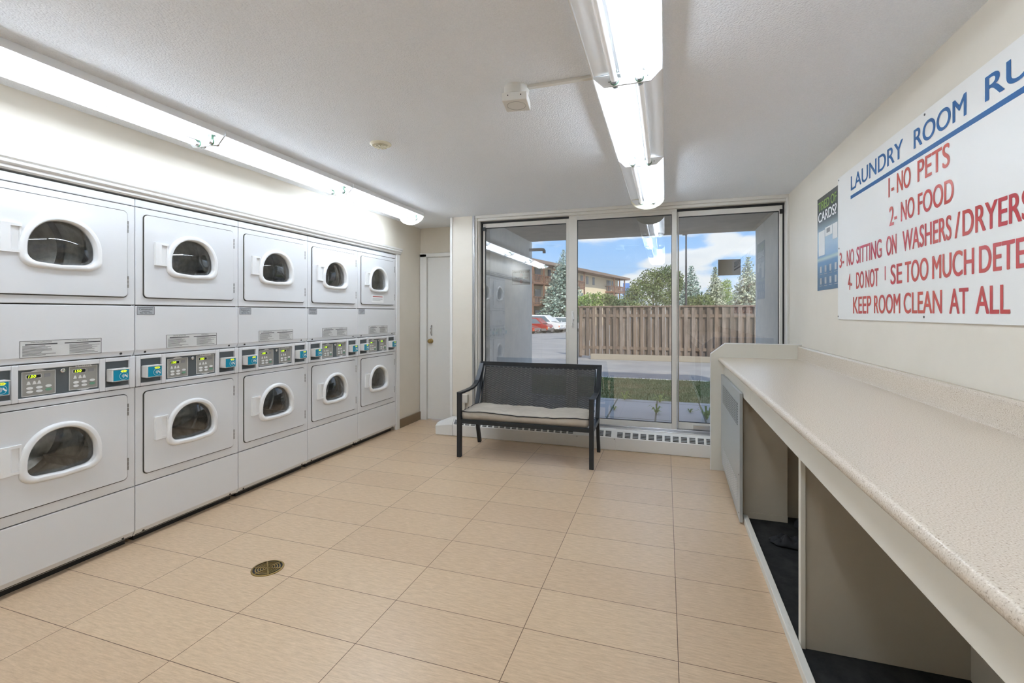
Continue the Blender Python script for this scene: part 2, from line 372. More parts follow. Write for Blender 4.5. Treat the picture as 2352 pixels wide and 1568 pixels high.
w = MB(); w.box(XL, -2.83, 5.22, 5.36, 0, CZ); w.box(-2.83, -1.97, 5.22, 5.36, 2.04, CZ); w.box(-2.2, -1.97, 5.22, 5.36, 0, 2.04)
struct(w.build('wall_back', 'wall'))
# closet door
d = MB().box(-2.81, -2.215, 5.225, 5.262, .012, 2.008).build('door_1', 'trim', bevel=.002); struct(d)
MB().lathe((-2.765, 5.225, .975), [(.001, -.062), (.018, -.06), (.026, -.045), (.026, -.03), (.012, -.018), (.012, -.006), (.028, -.004), (.03, 0)], 20, ax='y').build('door_knob', 'brass', d, smooth=True)
g = MB(); g.tube([(-2.757, 5.225, 1.055), (-2.757, 5.20, 1.06), (-2.757, 5.195, 1.08), (-2.757, 5.195, 1.135), (-2.757, 5.20, 1.155), (-2.757, 5.225, 1.16)], .005, 8); g.box(-2.766, -2.748, 5.222, 5.226, 1.04, 1.175)
g.build('door_handle', 'alu', d, smooth=True, auto=True)
w = MB(); w.box(-2.905, -2.815, 5.195, 5.225, 0, 2.05); w.box(-2.905, -2.2, 5.195, 5.225, 2.015, 2.06); w.box(-2.83, -2.815, 5.225, 5.27, 0, 2.02); w.box(-2.83, -2.2, 5.225, 5.27, 2.01, 2.02)
struct(w.build('trim_1', 'trim', bevel=.003))
struct(MB().box(XL, -2.893, 4.70, 5.195, 0, .10).build('baseboard_left', 'base', bevel=.002))
# pillar left of the window
struct(MB().box(-2.252, -1.972, 4.72, 5.22, 0, CZ).build('wall_pillar', 'wall'))
w = MB(); w.box(-2.262, -2.232, 4.712, 4.72, .15, CZ); w.box(-2.262, -2.252, 4.72, 4.76, .15, CZ)
struct(w.build('trim_2', 'trim', bevel=.003))
w = MB(); w.prism([(-1.998, 4.715), (-1.972, 4.702), (-1.962, 4.715), (-1.966, 4.74), (-1.972, 4.74)], 'z', .2, CZ)
struct(w.build('trim_3', 'alu', bevel=.002))
# casing round the glazing
w = MB(); w.box(-1.972, XR, 4.715, 4.86, 2.345, CZ); w.box(-1.972, XR, 4.735, 4.86, 2.318, 2.345)
w.box(-1.965, -1.945, 4.72, 4.90, .2, 2.345); w.box(-1.945, -1.925, 4.745, 4.90, .2, 2.318)
w.box(1.018, XR, 4.70, 4.90, .2, 2.345)
struct(w.build('trim_4', 'trimc', bevel=.003))
w = MB(); w.box(-1.972, XR, 4.701, 4.90, .02, .178); struct(w.build('wall_sill', 'trimc'))
w = MB(); w.box(-1.95, XR, 4.685, 4.91, .178, .196); w.box(-1.95, XR, 4.76, 4.785, .196, .208); w.box(-1.95, XR, 4.82, 4.84, .196, .208)
struct(w.build('trim_5', 'alu', bevel=.003))
w = MB(); w.box(-1.925, 1.018, 4.79, 4.90, 2.3, 2.318); w.box(-1.925, -1.91, 4.80, 4.90, .2, 2.3); w.box(1.008, 1.018, 4.80, 4.90, .2, 2.3)
struct(w.build('trim_6', 'rubber'))
# three glazed panels
def window(n, x0, x1, y, stiles, rails, mt='trimc', th=.035):
    f = MB(); a, b_ = stiles; c_, d_ = rails
    f.box(x0, x0 + a, y, y + th, .208, 2.298); f.box(x1 - b_, x1, y, y + th, .208, 2.298)
    f.box(x0 + a, x1 - b_, y, y + th, 2.298 - d_, 2.298); f.box(x0 + a, x1 - b_, y, y + th, .208, .208 + c_)
    o = struct(f.build('window_%d' % n, mt, bevel=.003))
    gz = MB()
    gz.box(x0 + a - .004, x0 + a + .004, y + .008, y + .027, .208 + c_, 2.298 - d_); gz.box(x1 - b_ - .004, x1 - b_ + .004, y + .008, y + .027, .208 + c_, 2.298 - d_)
    gz.box(x0 + a, x1 - b_, y + .008, y + .027, 2.292 - d_, 2.3 - d_); gz.box(x0 + a, x1 - b_, y + .008, y + .027, .206 + c_, .213 + c_)
    gz.build('gasket', 'rubber', o)
    p = MB(); yy = y + .017; p.add([(x0 + a, yy, .208 + c_), (x1 - b_, yy, .208 + c_), (x1 - b_, yy, 2.298 - d_), (x0 + a, yy, 2.298 - d_)], [(0, 1, 2, 3)])
    p.build('glass_pane', 'pane', o); return o
w1 = window(1, -1.905, -.935, 4.80, (.022, .045), (.06, .045))
w2 = window(2, -.945, .102, 4.765, (.085, .046), (.052, .028))
w3 = window(3, .107, 1.005, 4.80, (.012, .028), (.065, .05))
MB().box(-.945, .102, 4.77, 4.80, 2.298, 2.32).build('head_rail', 'trimc', w2)
g = MB(); g.tube([(-.905, 4.765, 1.33), (-.905, 4.73, 1.325), (-.895, 4.715, 1.30), (-.885, 4.71, 1.26), (-.895, 4.715, 1.21), (-.905, 4.73, 1.185), (-.905, 4.765, 1.18)], .007, 8); g.box(-.918, -.895, 4.757, 4.766, 1.17, 1.34)
g.build('window_handle', 'trim', w2, smooth=True, auto=True)
for x in (-1.905, .98): MB().box(x, x + .03, 4.79, 4.80, 2.22, 2.26).build('corner_bracket', 'black', w1 if x < 0 else w3)
MB().box(.25, 1.0, 4.775, 4.80, .215, .255).build('bottom_latch', 'alu', w3, bevel=.002)

# ------------------------------------------------------------ washers/dryers
def make_dryer(notice=False):
    R = empty('stacked_dryer', (0, 0, 0)); hw = .3405
    body = MB()
    LC = (-.003, .635); UC = (-.003, 1.672)
    for z0, z1, c in ((.33, .893, LC), (1.368, 1.93, UC)):
        holed(body, [(-hw, z0), (hw, z0), (hw, z1), (-hw, z1)], dshape(c, .15, .12, .12, .06), c, -.016, 0)
    body.box(-.016, 0, -hw, hw, 1.934, 1.975)                       # top band
    body.prism([(0, 1.362), (-.016, 1.362), (-.03, 1.078), (-.014, 1.078), (0, 1.108)], 'y', -hw, hw)  # middle panel with kicked-in bottom edge
    body.prism([(0, .325), (-.016, .325), (-.03, .035), (-.022, .035), (0, .072)], 'y', -hw, hw)       # kick panel
    # console frame
    H = [(-.315, -.196, .916, 1.054), (-.171, .162, .916, 1.049), (.190, .309, .916, 1.054)]
    ys = [-hw, -.315, -.196, -.171, .162, .190, .309, hw]
    for i in (0, 2, 4, 6): body.box(-.018, .006, ys[i], ys[i + 1], .897, 1.074)
    for a, b_, c, d_ in H: body.box(-.018, .006, a, b_, .897, c); body.box(-.018, .006, a, b_, d_, 1.074)
    for s in (-1, 1): body.box(-.68, -.016, s * hw if s < 0 else hw - .008, s * hw + .008 if s < 0 else hw, .04, 1.97)
    body.box(-.68, -.016, -hw, hw, 1.962, 1.972)
    body.build('cabinet', 'enamel', R, bevel=.0035)
    bk = MB()
    for z0, z1, c in ((.04, .9, LC), (1.35, 1.97, UC)):
        holed(bk, [(-hw + .009, z0), (hw - .009, z0), (hw - .009, z1), (-hw + .009, z1)], dshape(c, .165, .135, .13, .06), c, -.03, -.0165)
    bk.box(-.035, -.0185, -hw + .009, hw - .009, .9, 1.35); bk.box(-.6, -.034, -hw + .01, hw - .01, .05, .06); bk.box(-.69, -.68, -hw, hw, .03, 1.97)
    bk.build('backing', 'gap', R)
    MB().box(-.6, -.05, -.32, .32, 0, .049).build('base_plinth', 'black', R)
    cs = MB(); cs.box(-.017, -.004, -.171, .162, .914, 1.05)
    for a, b_, c, d_ in (H[0], H[2]): cs.box(-.017, -.007, a, b_, .914, 1.055)
    cs.build('console_plate', 'slate', R)
    # screws
    for y, z, xx in ((-.285, 1.094, -.006), (.272, 1.094, -.006), (-.29, .052, -.012), (.285, .052, -.012)):
        MB().cyl((xx - .012, y, z), (xx + .003, y, z), .006, n=10).build('screw', 'dot', R)
    # doors
    for nm, c, z0, z1 in (('lower_door', LC, .385, .862), ('upper_door', UC, 1.412, 1.893)):
        d = MB(); holed(d, rrect(-.297, .297, z0, z1, .022), dshape(c, .146, .116, .116, .06), c, .003, .010)
        dr = d.build(nm, 'enamel', R, bevel=.002, seg=1)
        gp = MB(); holed(gp, rrect(-.301, .301, z0 - .005, z1 + .004, .024), rrect(-.292, .292, z0 + .006, z1 - .006, .02), c, .0002, .003); gp.build('door_gap_shade', 'gap', dr)  # dark strip painted in for the shaded gap round the door
        L = [[(x, *p) for p in dshape(c, w_, t_, b2, rc)] for x, w_, t_, b2, rc in ((.009, .171, .139, .138, .066), (.017, .170, .138, .137, .066), (.024, .166, .134, .133, .064), (.027, .159, .128, .127, .062), (.0255, .147, .116, .116, .058), (.020, .142, .111, .111, .056), (.004, .140, .109, .109, .055), (-.012, .140, .109, .109, .055), (-.012, .146, .115, .115, .055))]
        rg = MB(); rg.loft(L, cap0=False, cap1=False); rg.build('window_ring', 'enamel2', dr, smooth=True, auto=True)
        gl = MB(); gl.loft([[(-.004 + .020 * (1 - f_ * f_), c[0] + (p[0] - c[0]) * f_, c[1] + (p[1] - c[1]) * f_) for p in dshape(c, .141, .110, .110, .055)] for f_ in (1, .9, .75, .6, .45, .3, .15, .02)], cap0=False, cap1=True); gl.build('door_glass', 'dglass', dr, smooth=True)
        # handle: raised pad with scooped grip
        hz = c[1] - .0
        h = MB(); h.box(.009, .024, -.243, -.208, hz - .068, hz + .068)
        h.prism([(.009, -.208), (.024, -.208), (.014, -.2), (.010, -.172), (.009, -.172)], 'z', hz - .055, hz + .055)
        h.box(.009, .016, -.172, -.165, hz - .062, hz + .062); h.box(.009, .022, -.208, -.165, hz + .055, hz + .068); h.box(.009, .018, -.208, -.165, hz - .068, hz - .055)
        h.build('door_handle', 'enamel2', dr, bevel=.003)
        for hzz in (z0 + .085, z1 - .085):
            k = MB(); 
            for q in range(3): k.cyl((.008, .2995, hzz - .034 + q * .023), (.008, .2995, hzz - .014 + q * .023), .0042, n=8)
            k.build('hinge', 'hinge', dr)
        # drum
        dm = MB(); cx = (-.05, c[0], c[1] + .02)
        prof = [(.19, .014), (.262, .01), (.262, -.10), (.270, -.11), (.262, -.12), (.262, -.22), (.270, -.23), (.262, -.24), (.262, -.42), (.24, -.44)]
        dm.loft([[(cx[0] + hh, cx[1] + r_ * math.cos(2 * PI * i / 40), cx[2] + r_ * math.sin(2 * PI * i / 40)) for i in range(40)] for r_, hh in prof], cap0=False, cap1=True)
        for q in range(3):
            a = math.radians(80 + 120 * q); ca, sa = math.cos(a), math.sin(a)
            P = [(.262, -.03), (.215, 0), (.262, .03)]
            dm.loft([[(cx[0] + hh, cx[1] + r_ * ca - t_ * sa, cx[2] + r_ * sa + t_ * ca) for r_, t_ in P] for hh in (0, -.42)])
        dm.build('drum', 'steel', R, smooth=True, auto=True)
    # control panels
    for y0, y1, z0, z1, top in ((-.157, -.027, .922, 1.039, True), (.029, .155, .925, 1.044, False)):
        cp = MB(); cp.box(-.004, -.0015, y0, y1, z0, z1); cpo = cp.build('control_panel', 'panelg', R); ym = (y0 + y1) / 2
        bd = MB(); t_ = .0022
        for bx in ((y0, y1, z0, z0 + t_), (y0, y1, z1 - t_, z1), (y0, y0 + t_, z0, z1), (y1 - t_, y1, z0, z1)): bd.box(-.0015, -.0005, *bx)
        if top: bd.prism([(ym - .03, z1), (ym - .008, z1 + .008), (ym + .008, z1 + .008), (ym + .03, z1)], 'x', -.004, -.0005)
        else: bd.prism([(ym - .03, z0), (ym + .03, z0), (ym + .008, z0 - .007), (ym - .008, z0 - .007)], 'x', -.004, -.0005)
        lx = y0 + .018
        bd.box(-.0012, -.0004, lx - .002, lx + .056, z1 - .033, z1 - .014)
        bd.build('printed_border', 'panell', cpo)
        MB().box(-.0005, .0002, lx, lx + .054, z1 - .031, z1 - .016).build('time_display', 'black', cpo)
        tx = MB(); text(tx, '150', (.0006, lx + .006, z1 - .0295), (0, .028, 0), (0, 0, .012), slant=.08, bold=.02); tx.build('lit_digits', 'led', cpo)
        MB().box(-.0014, -.0005, lx + .068, lx + .092, z1 - .031, z1 - .015).build('sensor_window', 'ink2', cpo)
        ic = MB()
        for q, yy in enumerate((lx + .008, lx + .03, lx + .048)):
            ic.prism([(yy - .008, z1 - .062), (yy + .008, z1 - .062), (yy + .003, z1 - .046), (yy - .003, z1 - .046)], 'x', -.0012, -.0006)
        ic.build('symbols', 'panell', cpo)
        bt = MB(); gb = MB()
        for q in range(3):
            for rr in range(2):
                yy = y0 + .03 + q * .036; zz = z0 + .038 - rr * .0175 + (q == 2) * .003; tgt = gb if (q == 2 and rr) else bt
                tgt.prism([(yy + .0125 * math.cos(a_ * PI / 8), zz + .0065 * math.sin(a_ * PI / 8)) for a_ in range(16)], 'x', -.0015, .0008)
        bt.build('buttons', 'button', cpo); gb.build('start_button', 'green', cpo)
        tx = MB()
        if top: text(tx, 'TOP', (0, ym - .009, z1 + .001), (0, .018, 0), (0, 0, .005)); tx.build('printed_word', 'ink2', cpo)
        else:
            text(tx, 'Huebsch', (.0015, ym - .036, z1 - .005), (0, .072, 0), (0, 0, .011), bold=.05); tx.build('brand_lettering', 'enamel2', cpo)
            tx = MB(); text(tx, 'BOTTOM', (0, ym - .016, z0 - .0045), (0, .032, 0), (0, 0, .004)); tx.build('printed_word', 'ink2', cpo)
    MB().lathe((-.004, .001, 1.031), [(.010, 0), (.010, .008), (.007, .010), (.006, .006), (.003, .006), (.0005, .009)], 16, ax='x').build('lock', 'chrome', R, smooth=True, auto=True)
    # labels
    lb = MB().box(0, .001, -.163, .171, 1.108, 1.186).build('instruction_label', 'paper', R)
    k = MB(); t_ = .0016
    for bx in ((-.165, .173, 1.106, 1.106 + t_), (-.165, .173, 1.187 - t_, 1.187), (-.165, -.165 + t_, 1.106, 1.187), (.173 - t_, .173, 1.106, 1.187)): k.box(.0004, .0014, *bx)
    text(k, 'OPERATING INSTRUCTIONS', (.0014, -.125, 1.176), (0, .082, 0), (0, 0, .0062)); text(k, "MODE D'EMPLOI", (.0014, .062, 1.176), (0, .05, 0), (0, 0, .0062))
    rnd = random.Random(3)
    for cxx, wd in ((-.155, .14), (.03, .135)):
        for q in range(9): k.box(.001, .0014, cxx, cxx + wd * rnd.uniform(.5, 1), 1.160 - q * .0056, 1.1618 - q * .0056)
    k.box(.001, .0014, -.145, -.02, 1.1665, 1.1715); k.box(.001, .0014, .01, .168, 1.1665, 1.1715)
    k.build('printed_text', 'ink', lb)
    lb = MB().box(0, .001, -.332, -.236, 1.312, 1.358).build('service_label', 'papers', R)
    k = MB(); t_ = .002
    for bx in ((-.333, -.235, 1.311, 1.313), (-.333, -.235, 1.357, 1.359), (-.333, -.331, 1.311, 1.359), (-.237, -.235, 1.311, 1.359)): k.box(.0004, .0014, *bx)
    text(k, 'Coinamatic', (.0014, -.322, 1.338), (0, .076, 0), (0, 0, .010), bold=.02); text(k, '905-755-1972', (.0014, -.318, 1.318), (0, .068, 0), (0, 0, .007), bold=.02)
    k.box(.001, .0014, -.305, -.262, 1.3295, 1.3315); k.box(.001, .0014, -.325, -.243, 1.351, 1.353)
    k.build('printed_text', 'ink', lb)
    # card readers
    for yc in (-.263, .242):
        rd = MB(); rd.prism([(yc - .043, .946), (yc + .043, .946), (yc + .043, 1.012), (yc - .043, 1.012)], 'x', -.007, .045); rd.box(.0, .047, yc - .045, yc + .046, 1.009, 1.015)
        ro = rd.build('card_reader', 'cardw', R, bevel=.004)
        MB().box(.045, .0465, yc - .038, yc + .0385, .950, 1.008).build('teal_face', 'teal', ro)
        k = MB(); k.lathe((.0467, yc + .012, .974), [(.021, 0), (.021, .0004), (.0198, .0004), (.0198, 0)], 24, ax='x', ring=True)
        for q in range(4): 
            rr = .004 + q * .0035
            k.prism([(yc + .0 + rr * math.cos(a_), .974 + rr * math.sin(a_)) for a_ in [-.8 + .2 * i for i in range(9)]] + [(yc + .0 + (rr + .0016) * math.cos(a_), .974 + (rr + .0016) * math.sin(a_)) for a_ in [.8 - .2 * i for i in range(9)]], 'x', .0465, .0469)
        k.prism([(yc + .017, .983), (yc + .020, .983), (yc + .033, .968), (yc + .028, .965), (yc + .018, .974)], 'x', .0465, .0469)
        k.build('tap_symbol', 'enamel2', ro)
        nb = MB(); nb.prism([(yc - .004, 1.0), (yc + .004, 1.0055), (yc + .022, 1.0055), (yc + .030, 1.0), (yc + .022, .9945), (yc + .004, .9945)], 'x', .0465, .0472); nb.build('number_sticker', 'yellow', ro)
        MB().box(.0, .035, yc - .025, yc + .038, .941, .947).build('card_tray', 'slate', ro)
    return R
proto = make_dryer()
spec = [('leftmost of five, cut by the photo edge', 20), ('second from the left of five', 22), ('middle one of the five', 24),
        ('second from the right of five', 26), ('rightmost, paper notice under upper window', 28)]
dryers = []
copies = [proto] + [copy_tree(proto) for _ in range(4)]
for i, (s, n0) in enumerate(spec):
    d = copies[i]
    d.location = (-2.895, MY0 + .3425 + .685 * i, 0)
    tag(d, 'white stacked dryer with two windowed doors, ' + s, 'dryer', 'stacked dryers along the left wall'); dryers.append(d)
    rs = sorted([c for c in d.children if c.name.startswith('card_reader')], key=lambda c: c.data.vertices[0].co.y)
    for q, ro in enumerate(rs):
        yc = (-.263, .242)[q]; tx = MB(); text(tx, '-%d-' % (n0 + q), (.0474, yc + .001, .9962), (0, .025, 0), (0, 0, .0078), bold=.03); tx.build('printed_number', 'ink', ro)
nt_ = MB().box(.0105, .0112, -.13, .085, 1.432, 1.512).build('paper_notice', 'enamel2', dryers[4])
k = MB(); k.box(.0112, .0116, -.11, .065, 1.49, 1.498); k.build('red_heading', 'inkr', nt_)
k = MB()
for q in range(3): k.box(.0112, .0115, -.115, .065 - .04 * (q == 2), 1.472 - q * .009, 1.4745 - q * .009)
k.build('printed_text', 'ink2', nt_)
# surround
w = MB(); w.prism([(-2.93, 1.985), (-2.888, 1.985), (-2.878, 1.992), (-2.876, 2.008), (-2.862, 2.014), (-2.860, 2.022), (-2.866, 2.028), (-2.856, 2.036), (-2.852, 2.052), (-2.93, 2.052)], 'y', YB, 4.715)
struct(w.build('trim_7', 'trim'))
w = MB(); w.box(-2.93, -2.885, 4.638, 4.70, .0, 1.985); struct(w.build('trim_8', 'trim', bevel=.004))

# ------------------------------------------------------------ fluorescent fixtures
def fixture(xc, y0, y1, on, endcap, lbl, cage=False):
    R = empty('fluorescent_fixture', (xc, (y0 + y1) / 2, CZ)); hw = .147; a = y0 - (y0 + y1) / 2; b_ = -a
    pan = MB(); pan.prism([(-hw, 0), (-hw, -.036), (-hw + .006, -.036), (-hw + .006, -.028), (-.034, -.018), (-.026, -.048), (.026, -.048), (.034, -.018), (hw - .006, -.028), (hw - .006, -.036), (hw, -.036), (hw, 0)], 'y', a + .003, b_ - .003)
    pan.build('reflector_pan', 'fixture', R, bevel=.0015)
    for s, e in ((a, 1), (b_, -1)):
        ep = MB(); ep.prism([(-hw, -.030), (-.098, -.078), (.098, -.078), (hw, -.030)], 'y', s + e * .002, s + e * .005)
        eo = ep.build('end_plate', 'fixture', R)
        MB().cyl((-.075, s + e * .0052, -.060), (-.075, s + e * .006, -.060), .003, n=8).build('screw', 'dot', eo); MB().cyl((.085, s + e * .0052, -.055), (.085, s + e * .006, -.055), .003, n=8).build('screw', 'dot', eo)
        for k in (-1, 1):
            so = MB(); so.lathe((k * .052, s + e * .012 - (.009 if e > 0 else 0), -.060), [(.016, 0), (.018, .003), (.018, .009), (.012, .0095)], 16, ax='y'); so.box(k * .052 - .011, k * .052 + .011, s + e * .004, s + e * .018, -.052, -.02); so.build('lampholder', 'socket', R)
    for k, lit in ((-1, on[0]), (1, on[1])):
        tb = MB(); x = k * .052; tb.cyl((x, a + .030, -.060), (x, b_ - .030, -.060), .0155, n=20, caps=True); to = tb.build('tube', {0: 'tube_off', 1: 'tube_on', .5: 'tube_half'}[lit], R, smooth=True, auto=True)
        for s, e in ((a + .012, 1), (b_ - .012, -1)): MB().cyl((x, s, -.060), (x, s + e * .020, -.060), .016, n=16).build('tube_cap', 'alu', to, smooth=True, auto=True)
    if endcap:
        P = [(-hw * math.cos(PI * i / 24), -.022 - .098 * math.sin(PI * i / 24)) for i in range(25)]
        MB().prism(P, 'y', b_, b_ + .004).build('end_cap', 'cream', R)
    tag(R, lbl, 'ceiling light', 'twin-tube fluorescent fixtures on the ceiling'); return R
CX, LX = -.157, -2.56
fixture(CX, 3.23, 4.40, (0, 1), True, 'centre-row fluorescent fixture nearest the window, round cream end cap, right tube lit')
fixture(CX, 2.06, 3.23, (1, 0), False, 'middle fixture of the centre row over the room, left tube lit and right tube dim')
fixture(CX, .87, 2.06, (0, 1), False, 'centre-row fixture cut by the top of the photo, left tube dim and right tube lit')
fixture(CX, -.32, .87, (1, 1), False, 'centre-row fluorescent fixture directly above the viewer, out of frame')
fixture(LX, 3.23, 4.40, (1, 1), True, 'far fluorescent fixture above the dryers with a round end cap and both tubes lit')
fixture(LX, 2.06, 3.23, (.5, 1), False, 'middle fluorescent fixture above the dryers, only the room-side tube lit')
fixture(LX, .87, 2.06, (.5, 1), False, 'near fluorescent fixture above the dryers, cut by the left edge of the photo')
fixture(LX, -.32, .87, (1, 1), False, 'fluorescent fixture above the dryers out of frame behind the viewer')
# sensor + raceway + sprinkler disc
R = empty('ceiling_sensor', (-.665, 2.10, CZ), math.radians(8))
MB().lathe((0, 0, 0), [(.060, 0), (.060, -.042), (.055, -.046), (.01, -.046)], 28).build('round_base', 'trimc', R, smooth=True, auto=True)
b_ = MB().box(-.058, .058, -.062, .062, -.083, -.045).build('sensor_box', 'trim', R, bevel=.003)
MB().lathe((0, 0, -.083), [(.044, 0), (.044, -.0006), (.0425, -.0006), (.0425, 0)], 32, ring=True).build('ring_mark', 'ink2', b_)
for q in (-.03, .03): MB().cyl((q, -.0622, -.06), (q, -.0632, -.06), .003, n=8).build('screw', 'dot', b_)
tag(R, 'square white sensor box on a round base on the ceiling beside the centre lights', 'sensor')
tag(MB().box(-.61, -.304, 2.083, 2.107, CZ - .014, CZ).build('cable_raceway', 'trimc', bevel=.002), 'thin white cable raceway on the ceiling from sensor to centre lights', 'cable cover')
R = empty('sprinkler_cover', (-1.69, 2.53, CZ))
MB().lathe((0, 0, 0), [(.066, 0), (.066, -.004), (.05, -.012), (.044, -.006)], 32).build('escutcheon', 'cream', R, smooth=True, auto=True)
k = MB()
for i in range(10):
    a = 2 * PI * i / 10; k.prism([(.012 * math.cos(a - .3), .012 * math.sin(a - .3)), (.040 * math.cos(a - .16), .040 * math.sin(a - .16)), (.040 * math.cos(a + .16), .040 * math.sin(a + .16)), (.012 * math.cos(a + .3), .012 * math.sin(a + .3))], 'z', -.022, -.018)
k.cyl((0, 0, -.02), (0, 0, -.006), .006, n=10); k.build('deflector', 'cream', R)
tag(R, 'round cream sprinkler plate on the ceiling above the middle dryers', 'sprinkler')

# ------------------------------------------------------------ wall sign, poster
R = empty('rules_sign', (XR, 2.37, 1.28)); 
def W2L(mb): mb.v = [(a - XR, b_ - 2.37, c - 1.28) for a, b_, c in mb.v]; return mb
W2L(MB().box(1.026, 1.0345, 1.30, 3.435, 1.282, 2.162)).build('board', 'signw', R, bevel=.0015)
def row(z0, h, words, m, nm, bold=.035, slant=0.):
    for s, ya, yb in words: mb = MB(); text(mb, s, (1.0254, ya, z0), (0, yb - ya, 0), (0, 0, h), bold=bold); W2L(mb).build(nm, m, R)
row(2.031, .084, [('LAUNDRY', 3.216, 2.582), ('ROOM', 2.486, 2.108), ('RULES', 2.006, 1.53)], 'blue', 'blue_word')
W2L(MB().box(1.0252, 1.0262, 1.50, 3.219, 1.984, 2.004)).build('blue_underline', 'blue', R)
row(1.879, .093, [('1-', 2.73, 2.671), ('NO', 2.642, 2.512), ('PETS', 2.454, 2.212)], 'red', 'red_word')
row(1.738, .092, [('2-', 2.72, 2.64), ('NO', 2.603, 2.479), ('FOOD', 2.451, 2.186)], 'red', 'red_word')
row(1.598, .095, [('3-', 3.404, 3.324), ('NO', 3.281, 3.168), ('SITTING', 3.131, 2.804), ('ON', 2.754, 2.645), ('WASHERS', 2.588, 2.201), ('/', 2.181, 2.146), ('DRYERS', 2.133, 1.79)], 'red', 'red_word')
row(1.456, .095, [('4-', 3.26, 3.198), ('DO', 3.135, 3.026), ('NOT', 3.006, 2.841), ('SE', 2.708, 2.591), ('TOO', 2.565, 2.365), ('MUCH', 2.337, 2.064), ('DETERGENT', 2.038, 1.50)], 'red', 'red_word')
mb = MB(); mb.box(1.0253, 1.0256, 2.761, 2.770, 1.482, 1.551); W2L(mb).build('worn_letter', 'red', R)
row(1.318, .094, [('KEEP', 3.181, 2.93), ('ROOM', 2.896, 2.609), ('CLEAN', 2.577, 2.265), ('AT', 2.216, 2.097), ('ALL', 2.058, 1.883), ('TIMES', 1.818, 1.46)], 'red', 'red_word')
for y, z in ((3.418, 2.147), (3.414, 1.722), (3.428, 1.30), (2.401, 1.304), (2.395, 2.147)): W2L(MB().cyl((1.0262, y, z), (1.0245, y, z), .005, n=10)).build('screw', 'dot', R)
tag(R, 'large white wall sign of laundry room rules in blue and red lettering', 'sign')

m = M['poster'] = mat('poster print', (.2, .3, .4), .25)
t = m.node_tree; tc = N(t, 'ShaderNodeTexCoord'); s_ = N(t, 'ShaderNodeSeparateXYZ'); t.links.new(tc.outputs['Object'], s_.inputs[0])
r = N(t, 'ShaderNodeValToRGB'); mr = N(t, 'ShaderNodeMapRange'); mr.inputs[1].default_value = 0; mr.inputs[2].default_value = .65
t.links.new(s_.outputs['Z'], mr.inputs[0]); t.links.new(mr.outputs[0], r.inputs[0]); t.links.new(r.outputs[0], bsdf(m).inputs['Base Color'])
el = r.color_ramp.elements; el[0].position = 0; el[0].color = (.05, .14, .27, 1); el[1].position = 1; el[1].color = (.075, .085, .08, 1)
for p_, c_ in ((.30, (.12, .24, .40)), (.33, (.42, .55, .52)), (.36, (.16, .28, .42)), (.6, (.30, .38, .42)), (.74, (.10, .12, .12))): x = el.new(p_); x.color = (*c_, 1)
R = empty('poster', (XR, 3.66, 1.479))
def P2L(mb): mb.v = [(a - XR, b_ - 3.66, c - 1.479) for a, b_, c in mb.v]; return mb
P2L(MB().box(1.0315, 1.0345, 3.437, 3.872, 1.479, 2.127)).build('sheet', 'poster', R)
mb = MB(); text(mb, 'TIRED OF', (1.031, 3.850, 2.035), (0, -.375, 0), (0, 0, .062), bold=.05); P2L(mb).build('green_heading', 'leaf2', R)
mb = MB(); text(mb, 'CARDS?', (1.031, 3.850, 1.955), (0, -.375, 0), (0, 0, .068), bold=.05); P2L(mb).build('white_heading', 'enamel2', R)
mb = MB(); mb.box(1.0308, 1.0314, 3.71, 3.84, 1.72, 1.89); mb.box(1.0308, 1.0314, 3.56, 3.70, 1.84, 1.90)
mb.box(1.0308, 1.0314, 3.46, 3.55, 1.80, 1.90); P2L(mb).build('printed_machines', 'panell', R)
mb = MB(); mb.box(1.0304, 1.0308, 3.60, 3.67, 1.86, 1.89); P2L(mb).build('printed_screen', 'ink2', R)
mb = MB()
for rr, zz in enumerate((1.60, 1.52)):
    for q in range(4): mb.box(1.0308, 1.0314, 3.81 - q * .10 - .035, 3.81 - q * .10, zz, zz + .045); mb.box(1.0308, 1.0314, 3.81 - q * .10 - .05, 3.81 - q * .10 + .01, zz - .012, zz - .009)
P2L(mb).build('printed_icons', 'papers', R)
tag(R, 'dark blue TIRED OF CARDS poster partly behind the rules sign', 'poster')

# ------------------------------------------------------------ counter
CT0 = -.7; CT1 = 4.285
R = empty('folding_counter', (.72, 1.8, 0))
def C2L(mb): mb.v = [(a - .72, b_ - 1.8, c) for a, b_, c in mb.v]; return mb
n = 8; lip = [(.435 - .0185 * math.sin(PI * i / n) ** .8, .9315 - .0185 * -math.cos(PI * i / n) * -1 + 0) for i in range(n + 1)]
lip = [(.436 - .0185 * math.sin(PI * i / n), .9315 + .0185 * math.cos(PI * i / n)) for i in range(n + 1)]
prof = lip + [(1.0, .913), (1.034, .913), (1.034, 1.052), (1.03, 1.055), (1.012, 1.055), (1.006, 1.050), (1.004, 1.042), (1.004, .960), (1.000, .953), (.992, .950)]
C2L(MB().prism(prof, 'y', CT0, CT1)).build('laminate_top', 'laminate', R, smooth=True, auto=True)
for a, b_ in ((CT0, 2.985), (2.988, CT1)): C2L(MB().box(.462, .482, a, b_, .79, .912)).build('fascia_board', 'counter_paint', R, bevel=.0015)
for yy, x0, x1 in ((3.30, .464, .718), (3.385, .718, 1.034), (2.082, .514, 1.034), (.4, .514, 1.034)):
    C2L(MB().box(x0, x1, yy, yy + .018, .022, .912)).build('divider_panel', 'under', R, bevel=.001)
for yy in (2.076, .394): C2L(MB().box(.496, .514, yy, yy + .03, .022, .80)).build('divider_edging', 'counter_paint', R, bevel=.002)
C2L(MB().box(.484, .718, 3.294, 3.30, .022, .06)).build('divider_skirting', 'under', R)
C2L(MB().box(.495, 1.034, CT0, 4.28, .001, .021)).build('base_board', 'lino', R)
